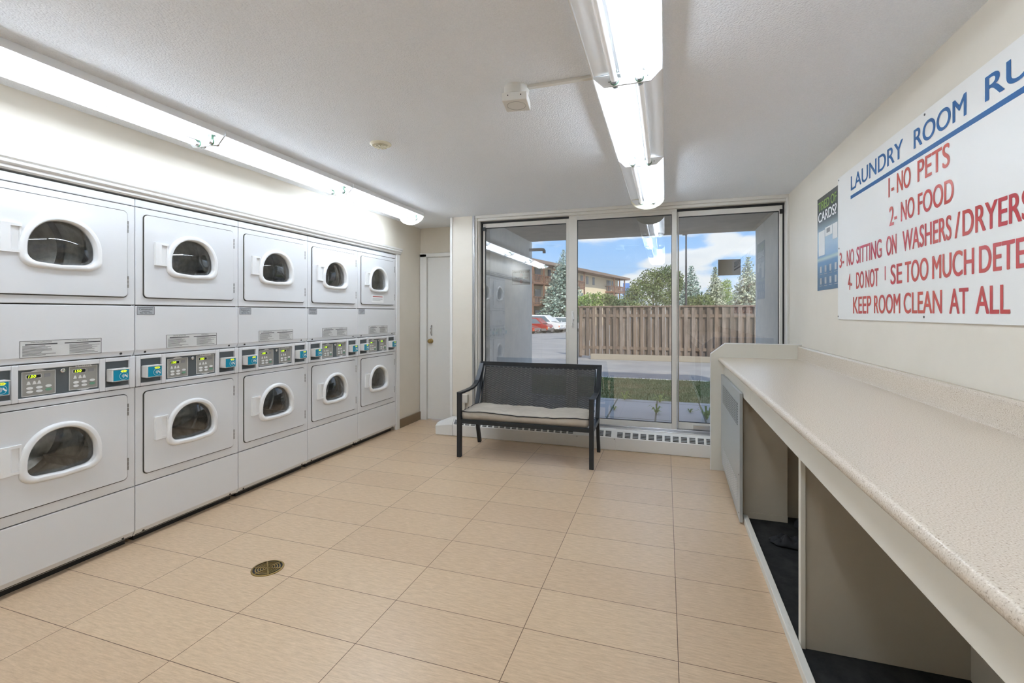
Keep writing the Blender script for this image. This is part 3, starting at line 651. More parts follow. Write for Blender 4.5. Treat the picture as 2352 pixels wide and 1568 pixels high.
C2L(MB().box(.466, .495, CT0, 3.345, .001, .040)).build('kick_strip', 'wood_strip', R, bevel=.003)
C2L(MB().box(1.024, 1.0345, CT0, 2.08, .022, .912)).build('rear_brown_sheet', 'under', R)  # thin brown sheet added over the wall below the counter
for yy in (CT0, ): C2L(MB().box(.48, 1.034, yy, yy + .02, .022, .912)).build('end_board', 'counter_paint', R)
tag(R, 'long speckled beige folding counter with open shelves along the right wall', 'counter')
ep = MB(); ep.prism([(.361, .001), (1.034, .001), (1.034, 1.066), (.472, 1.066), (.361, .975)], 'y', 4.287, 4.312)
o = ep.build('counter_end_panel', 'under'); o.data.materials[0] = M['counter_paint']
eg = MB(); eg.prism([(.358, .001), (.364, .001), (.364, .975), (.474, 1.063), (1.034, 1.063), (1.034, 1.07), (.472, 1.07), (.358, .978)], 'y', 4.284, 4.315); eg.build('white_edging', 'trim', o)
tag(o, 'tall cream end panel with clipped corner closing the counter by the window', 'panel')
# silver radiator cover
R = empty('radiator_cover', (.447, 3.75, .0))
def V2L(mb): mb.v = [(a - .447, b_ - 3.75, c) for a, b_, c in mb.v]; return mb
V2L(MB().prism([(4.275, .17), (4.20, .085), (3.235, .012), (3.235, .818), (4.275, .812)][::-1], 'x', .440, .458)).build('metal_sheet', 'perf', R, bevel=.0015)
V2L(MB().box(.438, .440, 3.33, 4.15, .60, .745)).build('upper_grille', 'perfd', R)
V2L(MB().box(.438, .440, 3.345, 4.15, .10, .235)).build('lower_grille', 'perfl', R)
for y, z in ((3.27, .06), (3.27, .3)): V2L(MB().cyl((.4402, y, z), (.4385, y, z), .005, n=8)).build('screw', 'dot', R)
tag(R, 'silver perforated metal radiator cover leaning against the counter front near the window', 'radiator cover')
# black cloth on the shelf floor
def rag(cx, cy, rx, ry, h, seed, lbl):
    rnd = random.Random(seed); mb = MB(); nx, ny = 26, 16
    from mathutils import noise
    V = []
    for i in range(nx + 1):
        for j in range(ny + 1):
            u_ = i / nx * 2 - 1; v_ = j / ny * 2 - 1; a = math.atan2(v_, u_); rr = max(abs(u_), abs(v_))
            e_ = 1 + .35 * noise.noise(Vector((math.cos(a) * 1.6, math.sin(a) * 1.6, seed)))
            z = .022 + h * max(0, 1 - rr ** 3) * (.35 + .9 * abs(noise.noise(Vector((u_ * 2.4, v_ * 2.4, seed + 5))) + .2)) + .006 * rr
            V.append((cx + rx * rr * e_ * math.cos(a), cy + ry * rr * e_ * math.sin(a), z))
    Fs = [(i * (ny + 1) + j, (i + 1) * (ny + 1) + j, (i + 1) * (ny + 1) + j + 1, i * (ny + 1) + j + 1) for i in range(nx) for j in range(ny)]
    mb.add(V, Fs); o = mb.build('crumpled_cloth', 'cloth', smooth=True)
    so = o.modifiers.new('thick', 'SOLIDIFY'); so.thickness = .003; so.offset = 1
    tag(o, lbl, 'cloth'); return o
rag(.66, 2.99, .10, .055, .06, 3, 'crumpled black cloth lying on the black shelf floor under the counter')
rag(.83, 3.22, .09, .12, .10, 9, 'taller black cloth heap further back under the counter beside the divider')

# ------------------------------------------------------------ baseboard heater
R = empty('baseboard_heater', (-.67, 4.65, 0))
def H2L(mb): mb.v = [(a + .67, b_ - 4.65, c) for a, b_, c in mb.v]; return mb
prof = [(4.70, .0), (4.612, .0), (4.605, .006), (4.600, .120), (4.650, .182), (4.70, .189)]
H2L(MB().prism(prof, 'x', -2.18, -.842)).build('front_cover', 'trim', R, bevel=.002)
H2L(MB().prism(prof, 'x', -.46, 1.03)).build('front_cover', 'trim', R, bevel=.002)
pj = [(4.70, .0), (4.606, .0), (4.598, .005), (4.594, .123), (4.648, .186), (4.70, .193)]
H2L(MB().prism(pj, 'x', -.842, -.46)).build('joint_cover', 'trim', R, bevel=.002)
L = [[(-2.18, y, z) for y, z in pj], [(-2.215, y, z) for y, z in pj], [(-2.385, y, z) for y, z in [(4.70, .0), (4.612, .0), (4.606, .005), (4.604, .095), (4.648, .12), (4.70, .125)]]]
H2L(MB().loft(L)).build('end_cap', 'trim', R, bevel=.003)
def slots(x0, n, p, wd, up=0.):
    for i in range(n):
        a = x0 + i * p; mb = MB()
        def P(x, s, off): # s 0..1 up the slope
            off += up
            return (x, 4.602 + .046 * s - off * .77, .1225 + .054 * s + off * .63)
        mb.loft([[P(a, .08, .0016), P(a, .92, .0016), P(a, .92, -.002), P(a, .08, -.002)], [P(a + wd, .08, .0016), P(a + wd, .92, .0016), P(a + wd, .92, -.002), P(a + wd, .08, -.002)]])
        o = H2L(mb).build('grille_slot', 'gap', R)
        lv = MB()
        for q in range(4):
            s = .2 + q * .2; lv.loft([[P(a, s, .0035), P(a, s + .07, .0035), P(a, s + .07, .001), P(a, s, .001)], [P(a + wd, s, .0035), P(a + wd, s + .07, .0035), P(a + wd, s + .07, .001), P(a + wd, s, .001)]])
        H2L(lv).build('louvre', 'papers', o)
slots(-2.165, 20, .0655, .047); slots(-.445, 20, .0725, .052); slots(-.63, 2, .075, .055, .0065)
for x in (-.83, -.47): H2L(MB().cyl((x, 4.596, .11), (x, 4.592, .11), .004, n=8)).build('screw', 'dot', R)
tag(R, 'long low white baseboard heater under the window behind the bench', 'heater')
R = empty('wall_outlet', (-2.078, 4.72, .345))
MB().box(-.033, .033, -.032, 0, 0, .09).build('junction_box', 'trimc', R, bevel=.003); MB().cyl((0, -.016, -.14), (0, -.016, 0), .009, n=10).build('conduit', 'alu', R)
tag(R, 'small cream electrical box low on the pillar behind the bench arm', 'outlet box')
# floor drain
R = empty('floor_drain', (-1.957, 1.917, 0))
MB().lathe((0, 0, 0), [(.078, .0005), (.078, .003), (.070, .004), (.070, .0005)], 40, ring=True).build('rim', 'brass', R)
MB().cyl((0, 0, .0006), (0, 0, .0012), .070, n=32).build('drain_well', 'black', R)
k = MB()
for r_ in (.012, .024, .036, .048, .060): k.lathe((0, 0, .0012), [(r_, 0), (r_, .0025), (r_ - .0055, .0025), (r_ - .0055, 0)], 32, ring=True)
for q in range(3): a = PI * q / 3 + .3; k.tube([(-.07 * math.cos(a), -.07 * math.sin(a), .0026), (.07 * math.cos(a), .07 * math.sin(a), .0026)], .002, rect=(.006, .0028))
k.build('grate', 'brass', R)
tag(R, 'round brass drain grate set in the tiled floor in front of the dryers', 'drain')

# ------------------------------------------------------------ bench
R = empty('bench', (-1.205, 4.21, 0), math.radians(1.1))
BW = .605
for s in (-1, 1):
    x = s * BW
    MB().box(x - .019, x + .019, -.255, -.215, 0, .592).build('leg', 'dkgrey', R, bevel=.002)
    k = MB(); k.tube([(x, .19, .33), (x, .235, .16), (x, .285, 0)], .01, rect=(.036, .030), up=(1, 0, 0)); k.build('leg', 'dkgrey', R)
    pts = [(x, -.25, .585), (x, -.05, .583), (x, .08, .588), (x, .16, .605), (x, .215, .64), (x, .27, .70), (x, .32, .76), (x, .35, .80)]
    k = MB(); k.tube(pts, .01, rect=(.018, .042), up=(1, 0, 0)); k.build('armrest', 'dkgrey', R)
k = MB(); k.box(-BW, BW, -.252, -.220, .310, .345); k.box(-BW, BW, .17, .20, .30, .335)
for s in (-1, 1): k.box(s * BW - .018, s * BW + .018, -.22, .20, .31, .345)
k.box(-.02, .02, -.22, .17, .315, .34); k.build('seat_frame', 'dkgrey', R, bevel=.002)
def BP(x, s, off=0): # back plane, s 0 bottom 1 top
    return Vector((x, .175 + .20 * s + off * .93, .335 + .47 * s + off * -.37))
k = MB()
for s in (-1, 1): k.tube([BP(s * BW, -.02), BP(s * BW, 1.0)], .01, rect=(.038, .025), up=(0, 1, 0))
k.tube([BP(-BW - .019, .985), BP(BW + .019, .985)], .01, rect=(.04, .025), up=(0, 1, 0))
k.build('back_frame', 'dkgrey', R)
# woven panel
wf = MB(); a, b_ = -.565, .565
for s0 in (.12, .93): wf.tube([BP(a, s0), BP(b_, s0)], .007, 8)
for x in (a, b_): wf.tube([BP(x, .12), BP(x, .93)], .007, 8)
wf.build('woven_panel_rim', 'dkgrey', R, smooth=True, auto=True)
wv = MB(); NS = 46; NR = 44
for i in range(NS):
    x = a + .028 + (b_ - a - .056) * i / (NS - 1); wv.tube([BP(x, .12), BP(x, .93)], .0016, 4)
for j in range(NR):
    s = .135 + .785 * j / (NR - 1); pts = [BP(a, s)]
    for i in range(NS): x = a + .028 + (b_ - a - .056) * i / (NS - 1); pts.append(BP(x, s, .0055 * (1 if (i + j) % 2 else -1)))
    pts.append(BP(b_, s)); wv.tube(pts, .001, rect=(.0035, .0078), up=(0, -.37, .93))
wv.build('woven_panel', 'rattan', R)
k = MB()
for x in (-.5, -.25, 0, .25, .5): k.tube([BP(x, .925), BP(x, .975)], .003, 6)
k.build('panel_tie', 'dkgrey', R)
tag(R, 'black metal bench with woven back and arms in front of the window', 'bench')
# cushion
from mathutils import noise
cs = MB(); nx, ny = 60, 22; hx, hy = .583, .205
V = []; 
def top(u_, v_):
    e_ = (1 - abs(u_) ** 8) * (1 - abs(v_) ** 6)
    seam = .55 + .45 * min(1, min(abs(u_ + .33), abs(u_ - .33)) / .10)
    sag = -.018 * math.cos(u_ * PI / 2 * .9) * (v_ < 0) * abs(v_)
    return .068 + .026 * e_ * seam + .012 * noise.noise(Vector((u_ * 3.3, v_ * 1.6, 2.2))) + .006 * noise.noise(Vector((u_ * 9, v_ * 5, 1.2))) + sag * 0 - .008 * math.cos(u_ * 2.6)
for i in range(nx + 1):
    for j in range(ny + 1):
        u_ = i / nx * 2 - 1; v_ = j / ny * 2 - 1
        V.append((hx * u_ * (1 - .012 * abs(v_) ** 4), hy * v_ * (1 - .02 * abs(u_) ** 6), top(u_, v_)))
nb = len(V)
for i in range(nx + 1):
    for j in range(ny + 1):
        u_ = i / nx * 2 - 1; v_ = j / ny * 2 - 1
        V.append((hx * .975 * u_, hy * .96 * v_, .002))
id_ = lambda i, j, l: l * nb + i * (ny + 1) + j
Fs = [(id_(i, j, 0), id_(i + 1, j, 0), id_(i + 1, j + 1, 0), id_(i, j + 1, 0)) for i in range(nx) for j in range(ny)] + [(id_(i, j, 1), id_(i, j + 1, 1), id_(i + 1, j + 1, 1), id_(i + 1, j, 1)) for i in range(nx) for j in range(ny)]
rim = [(i, 0) for i in range(nx)] + [(nx, j) for j in range(ny)] + [(i, ny) for i in range(nx, 0, -1)] + [(0, j) for j in range(ny, 0, -1)]
# bulging side wall: one mid ring
mid = []
for (i, j) in rim:
    p = V[id_(i, j, 0)]; q = V[id_(i, j, 1)]; u_ = i / nx * 2 - 1; v_ = j / ny * 2 - 1
    b2 = .006 + .004 * noise.noise(Vector((u_ * 6, v_ * 6, 4)))
    mid.append(len(V)); V.append(((p[0] + q[0]) / 2 + math.copysign(b2, p[0]) * (abs(u_) > .999), (p[1] + q[1]) / 2 + math.copysign(b2, p[1]) * (abs(v_) > .999), p[2] * .5))
for k_ in range(len(rim)):
    a0 = rim[k_]; a1 = rim[(k_ + 1) % len(rim)]; m0, m1 = mid[k_], mid[(k_ + 1) % len(rim)]
    Fs += [(id_(*a0, 0), m0, m1, id_(*a1, 0)), (m0, id_(*a0, 1), id_(*a1, 1), m1)]
cs.add(V, Fs); cu = cs.build('seat_cushion', 'cushion', smooth=True)
cu.location = (-1.205, 4.175, .345); cu.rotation_euler = (0, 0, math.radians(1.1))
k = MB(); ring = [Vector(V[id_(i, j, 0)]) for i, j in rim]
ring2 = [p + Vector((math.copysign(.002, p.x), math.copysign(.002, p.y), .0)) for p in ring]; ring2.append(ring2[0]); k.tube(ring2, .0042, 6); k.build('piping', 'pipe', cu, smooth=True)
k = MB()
for sx in (-.33, .33): k.tube([Vector((hx * sx, hy * v_, top(sx, v_) + .0003)) for v_ in [-.97 + .097 * q for q in range(21)]], .0012, 5)
k.build('seam', 'cushion', cu)
tag(cu, 'thin taupe seat cushion with black piping lying on the bench', 'cushion')

# ------------------------------------------------------------ papers on the glass
R = empty('glass_notice', (-1.475, 4.826, 1.625)); k = MB().box(-.10, .10, 0, .002, 0, .159); k.build('sheet', 'papers', R)
k = MB()
for bx in ((-.10, .10, 0, .003), (-.10, .10, .156, .159), (-.10, -.097, 0, .159), (.097, .10, 0, .159)): k.box(bx[0], bx[1], -.0006, 0, bx[2], bx[3])
text(k, 'NO SMOKING', (.088, -.0010, .126), (-.176, 0, 0), (0, 0, .021), bold=.16); text(k, 'NO VAPING', (.072, -.0010, .060), (-.144, 0, 0), (0, 0, .021), bold=.16)
k.build('mirrored_lettering', 'ink', R)
k = MB()
for zz in (.103, .032): k.lathe((0, -.0006, zz), [(.015, 0), (.015, -.0004), (.012, -.0004), (.012, 0)], 20, ax='y', ring=True); k.tube([(-.010, -.0008, zz + .010), (.010, -.0008, zz - .010)], .001, 4)
k.build('prohibition_symbols', 'inkr', R)
tag(R, 'grey notice seen mirrored from behind on the left window pane', 'notice')
R = empty('glass_sign', (.568, 4.826, 1.675)); MB().box(-.097, .097, 0, .003, 0, .15).build('sign_back', 'cardb', R, bevel=.0005)
tag(R, 'back of a small sign, reflection painted brown, stuck high on the right window pane', 'sign')

# ------------------------------------------------------------ outside: porch
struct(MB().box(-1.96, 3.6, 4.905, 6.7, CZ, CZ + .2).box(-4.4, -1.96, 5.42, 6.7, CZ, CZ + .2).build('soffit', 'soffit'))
struct(MB().box(-4.4, 3.6, 4.0, 6.7, CZ + .2, 3.9).build('wall_upper_unseen', 'concrete_out'))  # unseen facade block, height set for the shadow it casts outside
struct(MB().box(-2.2, -1.9, 5.0, 6.77, -.1, CZ).build('wall_wing_left', 'concrete_out'))
struct(MB().box(1.08, 1.4, 4.87, 6.60, -.1, CZ).build('wall_wing_right', 'concrete_out'))
k = MB(); k.tube([(-1.90, 6.62, 2.245), (-1.72, 6.62, 2.245), (-1.685, 6.62, 2.24), (-1.675, 6.62, 2.225), (-1.675, 6.62, 2.19)], .022, 12)
tag(k.build('drain_pipe', 'pipe', smooth=True, auto=True), 'dark elbow pipe poking out of the left porch wall outside', 'pipe')
# grounds
struct(MB().box(-12, 12, 4.9, 7.97, -.3, -.1).build('paving', 'slab'))
struct(MB().box(-12, 12, 7.97, 10.62, -.3, -.11).build('lawn_soil', 'grass'))
k = MB(); rr = random.Random(5)
for i in range(16000):
    x = rr.uniform(-3.2, 2.4); y = 7.98 + 2.62 * rr.random(); h = rr.uniform(.02, .05); a = rr.uniform(0, PI); dx, dy = .006 * math.cos(a), .006 * math.sin(a); lx, ly = rr.uniform(-.02, .02), rr.uniform(-.02, .02)
    k.add([(x - dx, y - dy, -.112), (x + dx, y + dy, -.112), (x + lx, y + ly, -.112 + h)], [(0, 1, 2)])
tag(k.build('lawn_grass', 'grass'), 'short patchy grass strip between paving and asphalt', 'grass', kind='stuff')
k = MB(); ys = [10.62, 16, 52, 60, 160]; zs = [-.1, -.1, -.92, -1.0, -1.0]
k.add([(x, y, z) for y, z in zip(ys, zs) for x in (-90, 60)], [(2 * i, 2 * i + 1, 2 * i + 3, 2 * i + 2) for i in range(4)])
struct(k.build('parking_ground', 'asphalt'))
def weed(x, y, s, lbl):
    k = MB(); rr = random.Random(int(x * 1000))
    for i in range(14):
        a = rr.uniform(0, 2 * PI); l = s * rr.uniform(.6, 1.1); w_ = s * .09; c, d_ = math.cos(a), math.sin(a); hh = rr.uniform(.3, 1.0) * s
        P = [(x - d_ * w_ * q, y + c * w_ * q, -.1) for q in (-.3, .3)]
        mdl = [(x + c * l * .55 - d_ * w_ * q, y + d_ * l * .55 + c * w_ * q, -.1 + hh) for q in (-1, 1)]
        k.add([P[0], P[1], mdl[1], mdl[0], (x + c * l, y + d_ * l, -.1 + hh * .7)], [(0, 1, 2, 3), (3, 2, 4)])
    tag(k.build('weed', 'leaf2'), lbl, 'weed', 'weeds growing between the paving slabs')
weed(-.13, 6.95, .13, 'green weed in the paving joint seen through the middle pane'); weed(.52, 6.75, .17, 'bushy weed in the paving seen low through the right pane')
weed(-.72, 7.0, .08, 'small weed in the paving joint seen just right of the bench'); weed(.33, 7.15, .07, 'tiny weed tuft on the slab left of the bushy weed'); weed(-.64, 7.9, .14, 'weed clump at the lawn edge seen above the bench arm')
weed(-.09, 7.85, .15, 'yellow-green weed clump at the lawn edge seen through the middle pane')
# kerb and fence
R = empty('kerb', (3, 14.68, -.1)); 
for i in range(7): a = -5.2 + i * 2.45; MB().box(a, a + 2.43, -.16, .0, 0, .165 - .02 * (i == 4)).build('kerb_block', 'kerb', R, bevel=.01)
tag(R, 'long beige concrete kerb in front of the wooden fence', 'kerb')
R = empty('wooden_fence', (-2.6, 14.85, -.05)); k = MB(); rr = random.Random(2)
for i in range(84):
    fx = i * .104 + rr.uniform(-.006, .006); wd = .098 if i % 2 == 0 else .115
    MB().box(fx, fx + wd, *((-.045, -.022) if i % 2 == 0 else (.035, .055)), .03, 1.555).build('fence_board', ('fence', 'fence2', 'fence3')[rr.randrange(3)], R)
MB().box(0, 8.75, -.022, .035, .25, .34).build('rail', 'fence', R); MB().box(0, 8.75, -.022, .035, 1.25, 1.34).build('rail', 'fence', R)
MB().box(-.05, 8.8, -.07, .09, 1.555, 1.60).build('cap_rail', 'fence', R)
for x in (-.05, 2.4, 4.85, 7.3): MB().box(x, x + .10, .06, .16, -.02, 1.57).build('post', 'fence', R)
tag(R, 'brown weathered board fence beyond the asphalt', 'fence')

# ------------------------------------------------------------ trees
def spruce(x, y, z0, h, r, mt, lbl, seed):
    rr = random.Random(seed); R = empty('spruce_tree', (x, y, z0)); k = MB()
    nl = int(h / .21)
    for l in range(nl):
        t_ = l / nl; zz = h * (.06 + .94 * t_); rad = r * (1 - t_) ** .85 + .08; nbr = max(7, int(26 * (1 - t_) + 7))
        for q in range(nbr):
            a = 2 * PI * q / nbr + rr.uniform(-.3, .3); L_ = rad * rr.uniform(.72, 1.12); c, s = math.cos(a), math.sin(a)
            for g in range(max(3, int(L_ / .17))):
                f_ = (g + .6) / max(3, int(L_ / .17)); d_ = L_ * f_; zc = zz - d_ * .22 + .12 * f_ * f_ * L_ + rr.uniform(-.06, .06); w_ = .11 + .13 * (1 - t_)
                cx, cy = c * d_ + rr.uniform(-.1, .1), s * d_ + rr.uniform(-.1, .1)
                n_ = Vector((rr.uniform(-1, 1), rr.uniform(-1, 1), rr.uniform(.2, 1.3))).normalized(); u = n_.orthogonal().normalized(); v = n_.cross(u); ctr = Vector((cx, cy, zc))
                k.add([ctr + u * w_, ctr + v * w_ * .7, ctr - u * w_ * .9, ctr - v * w_ * .6], [(0, 1, 2, 3)])
    k.build('needles', mt, R); MB().cyl((0, 0, 0), (0, 0, h * .97), .16, .02, 8).build('trunk', 'bark', R)
    tag(R, lbl, 'tree', 'trees beyond the fence and the car park'); return R
spruce(-13.55, 64.4, -1, 11.3, 4.0, 'spruce', 'tall blue spruce behind the parked cars seen through the left pane', 1)
spruce(2.8, 58, -1, 7.9, 2.4, 'spruce', 'blue spruce beside the light pole seen through the right pane', 3)
spruce(5.86, 63.6, -1, 8.2, 2.1, 'spruce2', 'pale spruce in the middle of the right pane beneath the glass sign', 4)
spruce(8.25, 55, -1, 8.4, 2.7, 'spruce2', 'broad pale spruce at the right next to the porch wall', 5)
def tree(x, y, z0, blobs, nl, ls, mt, lbl, seed, name='leafy_tree'):
    rr = random.Random(seed); R = empty(name, (x, y, z0)); k = MB(); tot = sum(b_[3] ** 2 for b_ in blobs)
    for bx, by, bz, br_ in blobs:
        for i in range(int(nl * br_ ** 2 / tot)):
            d_ = Vector((rr.gauss(0, 1), rr.gauss(0, 1), rr.gauss(0, 1))).normalized(); p = Vector((bx, by, bz)) + d_ * br_ * (rr.uniform(.55, 1.1))
            n_ = Vector((rr.gauss(0, 1), rr.gauss(0, 1), rr.gauss(0, 1) + .5)).normalized(); u = n_.orthogonal().normalized() * ls * rr.uniform(.6, 1.2); v = n_.cross(u) * .7
            k.add([p + u, p + v, p - u, p - v], [(0, 1, 2, 3)])
    k.build('leaves', mt, R); mb = MB(); top_ = max(b_[2] for b_ in blobs); mb.cyl((0, 0, 0), (0, 0, top_ * .8), .05 * top_ / 2, .03, 8); mb.build('trunk', 'bark', R)
    tag(R, lbl, 'tree' if name == 'leafy_tree' else 'shrub', 'trees beyond the fence and the car park'); return R
tree(-1.3, 53.4, -1, [(-2.2, 0, 4.4, .9), (-1.4, 0, 5.0, 1.2), (-.2, 0, 5.9, 1.3), (.9, .2, 6.2, 1.1), (1.6, 0, 6.6, .9), (-.6, -.5, 4.2, 1.7), (1.2, -.5, 4.6, 1.6), (2.3, 0, 6.0, .9), (-2.8, 0, 3.4, 1)], 9000, .105, 'leaf', 'broad dark green tree above the fence in the middle pane', 11)
tree(1.3, 62, -1, [(0, 0, 5.9, .9), (.3, 0, 4.8, 1.3), (-.8, 0, 4.2, 1.1)], 3000, .10, 'leaf', 'green tree directly left of the light pole', 12)
tree(7.5, 69, -1, [(0, 0, 5.6, .9), (.3, 0, 6.3, .6), (-.3, 0, 4.6, 1.2), (.6, 0, 3.8, 1.2), (0, 0, 3.0, 1.2)], 4500, .10, 'leaf2', 'bright light green tree between the two pale spruces', 13)
tree(3.7, 52.5, -1, [(0, 0, 3.3, 1.0), (-1.0, 0, 3.2, .9)], 2600, .10, 'leaf', 'low green tree between the spruces near the light pole', 14)
tree(-4.6, 30, -.4, [(-.6, 0, 2.3, .5), (0, 0, 2.5, .5), (.5, 0, 2.6, .45), (.9, 0, 2.4, .4), (-1, 0, 2.1, .5)], 2400, .07, 'leaf2', 'yellow-green shrub rising over the left end of the fence', 15, 'tall_shrub')
tree(-2.5, 28.7, -.4, [(-.6, 0, 2.4, .4), (-.1, 0, 2.1, .45), (.4, 0, 2.2, .3), (.8, 0, 2.1, .3), (-.9, 0, 2.6, .3)], 2000, .07, 'leaf', 'dark green shrub over the fence in front of the apartment block', 16, 'tall_shrub')
# light pole, billboard
R = empty('light_pole', (1.55, 40, -.65)); MB().cyl((0, 0, 0), (0, 0, 8.2), .10, .06, 10).build('shaft', 'pole', R, smooth=True, auto=True); MB().box(-.28, .1, -.1, .1, 8.2, 8.34).build('lamp_head', 'pole', R)
tag(R, 'tall thin dark light pole rising above the fence', 'pole')
R = empty('billboard', (-8.7, 112, -1)); MB().box(-.75, .75, -.1, .1, 5.6, 9.3).build('panel', 'board', R); MB().box(-.12, .12, -.1, .1, 0, 5.6).build('post', 'pole', R)
tag(R, 'small distant blue billboard beside the apartment block', 'billboard')

# ------------------------------------------------------------ apartment building (runs away from A to B)
A = Vector((-19.4, 60, -1.05)); Bv = Vector((-9.6, 101, -1.05)); dv = Bv - A; LEN = dv.length; ang = math.atan2(dv.y, dv.x)
R = empty('apartment_block', A, ang)   # local x along facade, local y to the left (into the building)
MB().box(0, LEN, 0, 14, 0, 9.3).build('wall', 'cladding', R)
k = MB(); ov = 1.0
k.add([(-1, -ov - 1.2, 9.3), (LEN + 1.6, -ov - 1.2, 9.3), (LEN + 1.6, 15, 9.3), (-1, 15, 9.3), (3, 6.5, 11.2), (LEN - 3, 6.5, 11.2), (-1, -ov - 1.2, 9.75), (LEN + 1.6, -ov - 1.2, 9.75), (LEN + 1.6, 15, 9.75), (-1, 15, 9.75)],
      [(0, 3, 2, 1), (0, 1, 7, 6), (1, 2, 8, 7), (2, 3, 9, 8), (3, 0, 6, 9), (6, 7, 5, 4), (7, 8, 5), (8, 9, 4, 5), (9, 6, 4)])
k.build('roof', 'roof', R)
for bx0 in (2, 13.5, LEN - 7.5):
    for fl in (0, 1, 2):
        z = .3 + fl * 3.05; b_ = MB(); b_.box(bx0, bx0 + 6.5, -1.9, 0, z, z + .3); bo = b_.build('balcony', 'bwood', R)
        k = MB(); k.box(bx0, bx0 + 6.5, -1.9, -1.82, z + 1.2, z + 1.32); k.box(bx0, bx0 + 6.5, -1.9, -1.82, z + .4, z + .5)
        q = bx0
        while q < bx0 + 6.5: k.box(q, q + .10, -1.88, -1.82, z + .3, z + 1.2); q += .42
        for yy in (-1.5, -1.0, -.5): k.box(bx0, bx0 + .08, yy, yy + .1, z + .3, z + 1.2); k.box(bx0 + 6.42, bx0 + 6.5, yy, yy + .1, z + .3, z + 1.2)
        k.box(bx0, bx0 + .08, -1.9, 0, z + 1.2, z + 1.32); k.box(bx0 + 6.42, bx0 + 6.5, -1.9, 0, z + 1.2, z + 1.32)
        k.build('railing', 'bwood', bo)
        MB().box(bx0 + .8, bx0 + 3.2, -.06, 0, z + .35, z + 2.5).build('window', 'wglass', R); MB().box(bx0 + 3.9, bx0 + 5.6, -.06, 0, z + .35, z + 2.5).build('window', 'wglass', R)
    k = MB()
    for q in (bx0, bx0 + 3.2, bx0 + 6.3): k.box(q, q + .2, -1.9, -1.7, 0, 9.3)
    k.build('balcony_posts', 'bwood', R)
for x in (10, 12, 22.5, 25, 28):
    for fl in (0, 1, 2): MB().box(x, x + 1.0, -.06, 0, 1.5 + fl * 3.05, 2.9 + fl * 3.05).build('window', 'wglass', R)
tag(R, 'cream three-storey apartment block with brown roof and balconies', 'building')

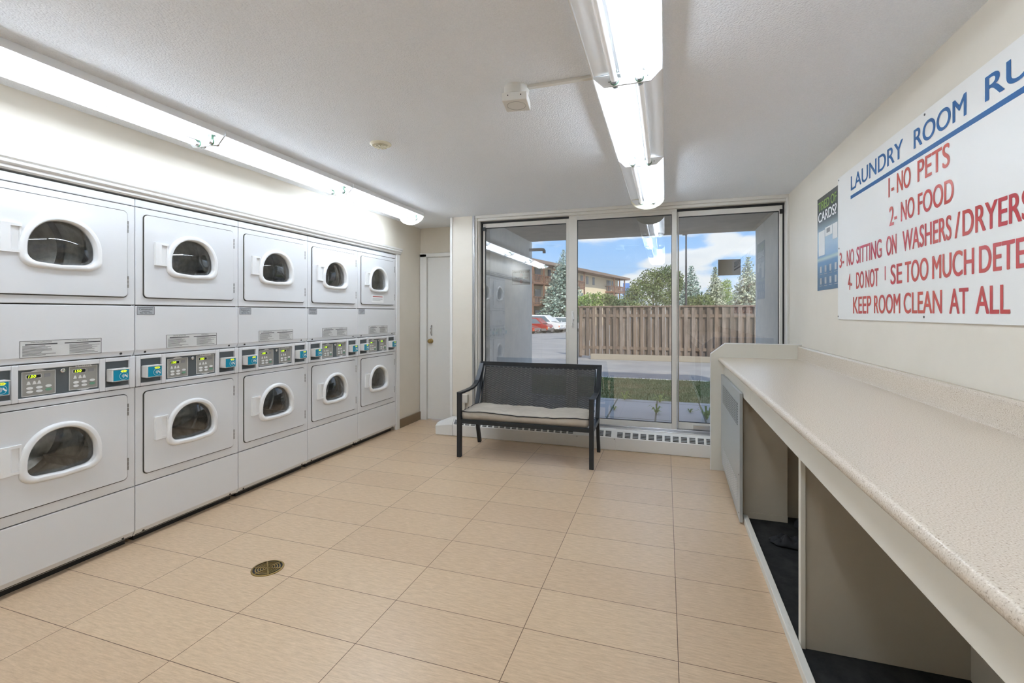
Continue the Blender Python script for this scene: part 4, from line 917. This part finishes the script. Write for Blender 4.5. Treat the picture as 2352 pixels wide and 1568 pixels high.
# ------------------------------------------------------------ parked vehicles
def vehicle(name, x, y, z, body, cabin, wheels, width, mt, lbl, low=None, sc_=1., rz=0.):
    R = empty(name, (x, y, z), rz); hw = width / 2
    b_ = MB(); b_.prism(body, 'y', -hw, hw); b_.build('body', mt, R, bevel=.05, seg=3)
    c_ = MB(); n = len(cabin); zb = min(p[1] for p in cabin); zt = max(p[1] for p in cabin)
    ins = lambda p: .16 * (p[1] - zb) / (zt - zb)
    c_.loft([[(p[0], -hw + .04 + ins(p), p[1]) for p in cabin], [(p[0], hw - .04 - ins(p), p[1]) for p in cabin]]); c_.build('cabin', mt, R, bevel=.04, seg=2)
    cxm = sum(p[0] for p in cabin) / n
    gl = [(cxm + (p[0] - cxm) * .93, zb + .03 + (p[1] - zb) * .80) for p in cabin]
    for s in (-1, 1):
        g = MB(); g.loft([[(p[0], s * (hw - .035 - ins(p)), p[1]) for p in gl], [(p[0], s * (hw - .05 - ins(p)), p[1]) for p in gl]]); g.build('side_window', 'carglass', R)
        k = MB()
        for q in (.32, .62): px = min(p[0] for p in gl) + q * (max(p[0] for p in gl) - min(p[0] for p in gl)); k.loft([[(px, s * (hw - .03), zb + .03), (px + .07, s * (hw - .03), zb + .03), (px + .07, s * (hw - .19), zb + (zt - zb) * .85), (px, s * (hw - .19), zb + (zt - zb) * .85)], [(px, s * (hw - .06), zb + .03), (px + .07, s * (hw - .06), zb + .03), (px + .07, s * (hw - .21), zb + (zt - zb) * .85), (px, s * (hw - .21), zb + (zt - zb) * .85)]])
        k.build('door_pillar', mt, R)
    # windscreen on the sloped front edge of the cabin
    fr = sorted(cabin, key=lambda p: -p[0]); p0 = max(cabin, key=lambda p: (p[0])); p1 = max([p for p in cabin if p[1] > zt - .02], key=lambda p: p[0])
    g = MB(); g.add([(p0[0] - .02, -hw + .14, p0[1] + .06), (p0[0] - .02, hw - .14, p0[1] + .06), (p1[0] + .06, hw - .26, p1[1] - .06), (p1[0] + .06, -hw + .26, p1[1] - .06), (p0[0] + .03, -hw + .14, p0[1] + .06), (p0[0] + .03, hw - .14, p0[1] + .06), (p1[0] + .09, hw - .26, p1[1] - .06), (p1[0] + .09, -hw + .26, p1[1] - .06)], [(4, 5, 6, 7), (0, 1, 5, 4), (3, 2, 6, 7)])
    g.build('windscreen', 'carglass', R)
    for wx, wr in wheels:
        for s in (-1, 1):
            w_ = MB(); w_.cyl((wx, s * (hw - .2), wr), (wx, s * (hw + .02), wr), wr, n=24); wo_ = w_.build('wheel', 'tyre', R); MB().cyl((wx, s * (hw + .0), wr), (wx, s * (hw + .035), wr), wr * .62, wr * .5, n=16).build('hubcap', 'alu', wo_)
    xf = max(p[0] for p in body); zf = max(p[1] for p in body if p[0] > xf - .1)
    for s in (-1, 1):
        MB().box(xf - .05, xf + .03, s * (hw - .30) - .15, s * (hw - .30) + .15, zf - .28, zf - .06).build('headlamp', 'headl', R)
        MB().box(xf - .12, xf - .02, s * hw - .015, s * hw + .015, zf - .26, zf - .10).build('indicator', 'orange', R)
    MB().box(xf - .08, xf + .08, -hw + .02, hw - .02, .42, .60).build('bumper', 'chrome' if mt == 'carw' else 'cargold', R, bevel=.03)
    if low: MB().box(min(p[0] for p in body) + .1, xf - .2, -hw - .015, hw + .015, .32, .58).build('lower_cladding', low, R)
    tag(R, lbl, 'car', 'parked vehicles beyond the asphalt'); return R
vehicle('white_van', -12.3, 53.2, -.95, [(-3.8, .45), (1.0, .45), (1.05, .95), (.95, 1.12), (.0, 1.28), (-3.8, 1.28)], [(-3.8, 1.25), (.05, 1.25), (-.75, 2.05), (-3.8, 2.08)], [(.12, .34), (-3.2, .34)], 1.95, 'carw', 'white van with an orange indicator behind the red minivan', rz=-.12)
vehicle('red_minivan', -12.5, 50.0, -.90, [(-4.3, .38), (.55, .38), (.6, .8), (.4, .98), (-.3, 1.1), (-4.3, 1.1)], [(-4.2, 1.05), (.0, 1.05), (-.75, 1.72), (-4.1, 1.76)], [(-.45, .33), (-3.4, .33)], 1.85, 'carr', 'red minivan with dark side windows among the parked cars', low='cargold', rz=-.1)
vehicle('red_sedan', -13.1, 47.0, -.83, [(-4.2, .3), (.5, .3), (.5, .62), (.2, .78), (-.6, .88), (-4.2, .9)], [(-3.9, .86), (-.75, .86), (-1.5, 1.36), (-3.2, 1.36)], [(-.35, .3), (-3.3, .3)], 1.75, 'carr', 'low red sedan partly hidden by the porch wall, nearest of the cars', rz=-.08)
vehicle('white_suv', -12.6, 55.6, -1.0, [(-3.9, .45), (1.15, .45), (1.2, .95), (1.0, 1.1), (.2, 1.2), (-3.9, 1.2)], [(-3.8, 1.15), (.25, 1.15), (-.45, 1.82), (-3.7, 1.84)], [(.3, .36), (-3.0, .36)], 1.9, 'carw', 'white sport utility vehicle just behind the white van', rz=-.12)
vehicle('silver_car', -10.9, 58.1, -1.0, [(-3.9, .45), (1.15, .45), (1.2, .95), (1.0, 1.1), (.2, 1.2), (-3.9, 1.2)], [(-3.8, 1.15), (.25, 1.15), (-.45, 1.82), (-3.7, 1.84)], [(.3, .36), (-3.0, .36)], 1.9, 'carw', 'pale vehicle farthest back in the line of parked cars', rz=-.12)
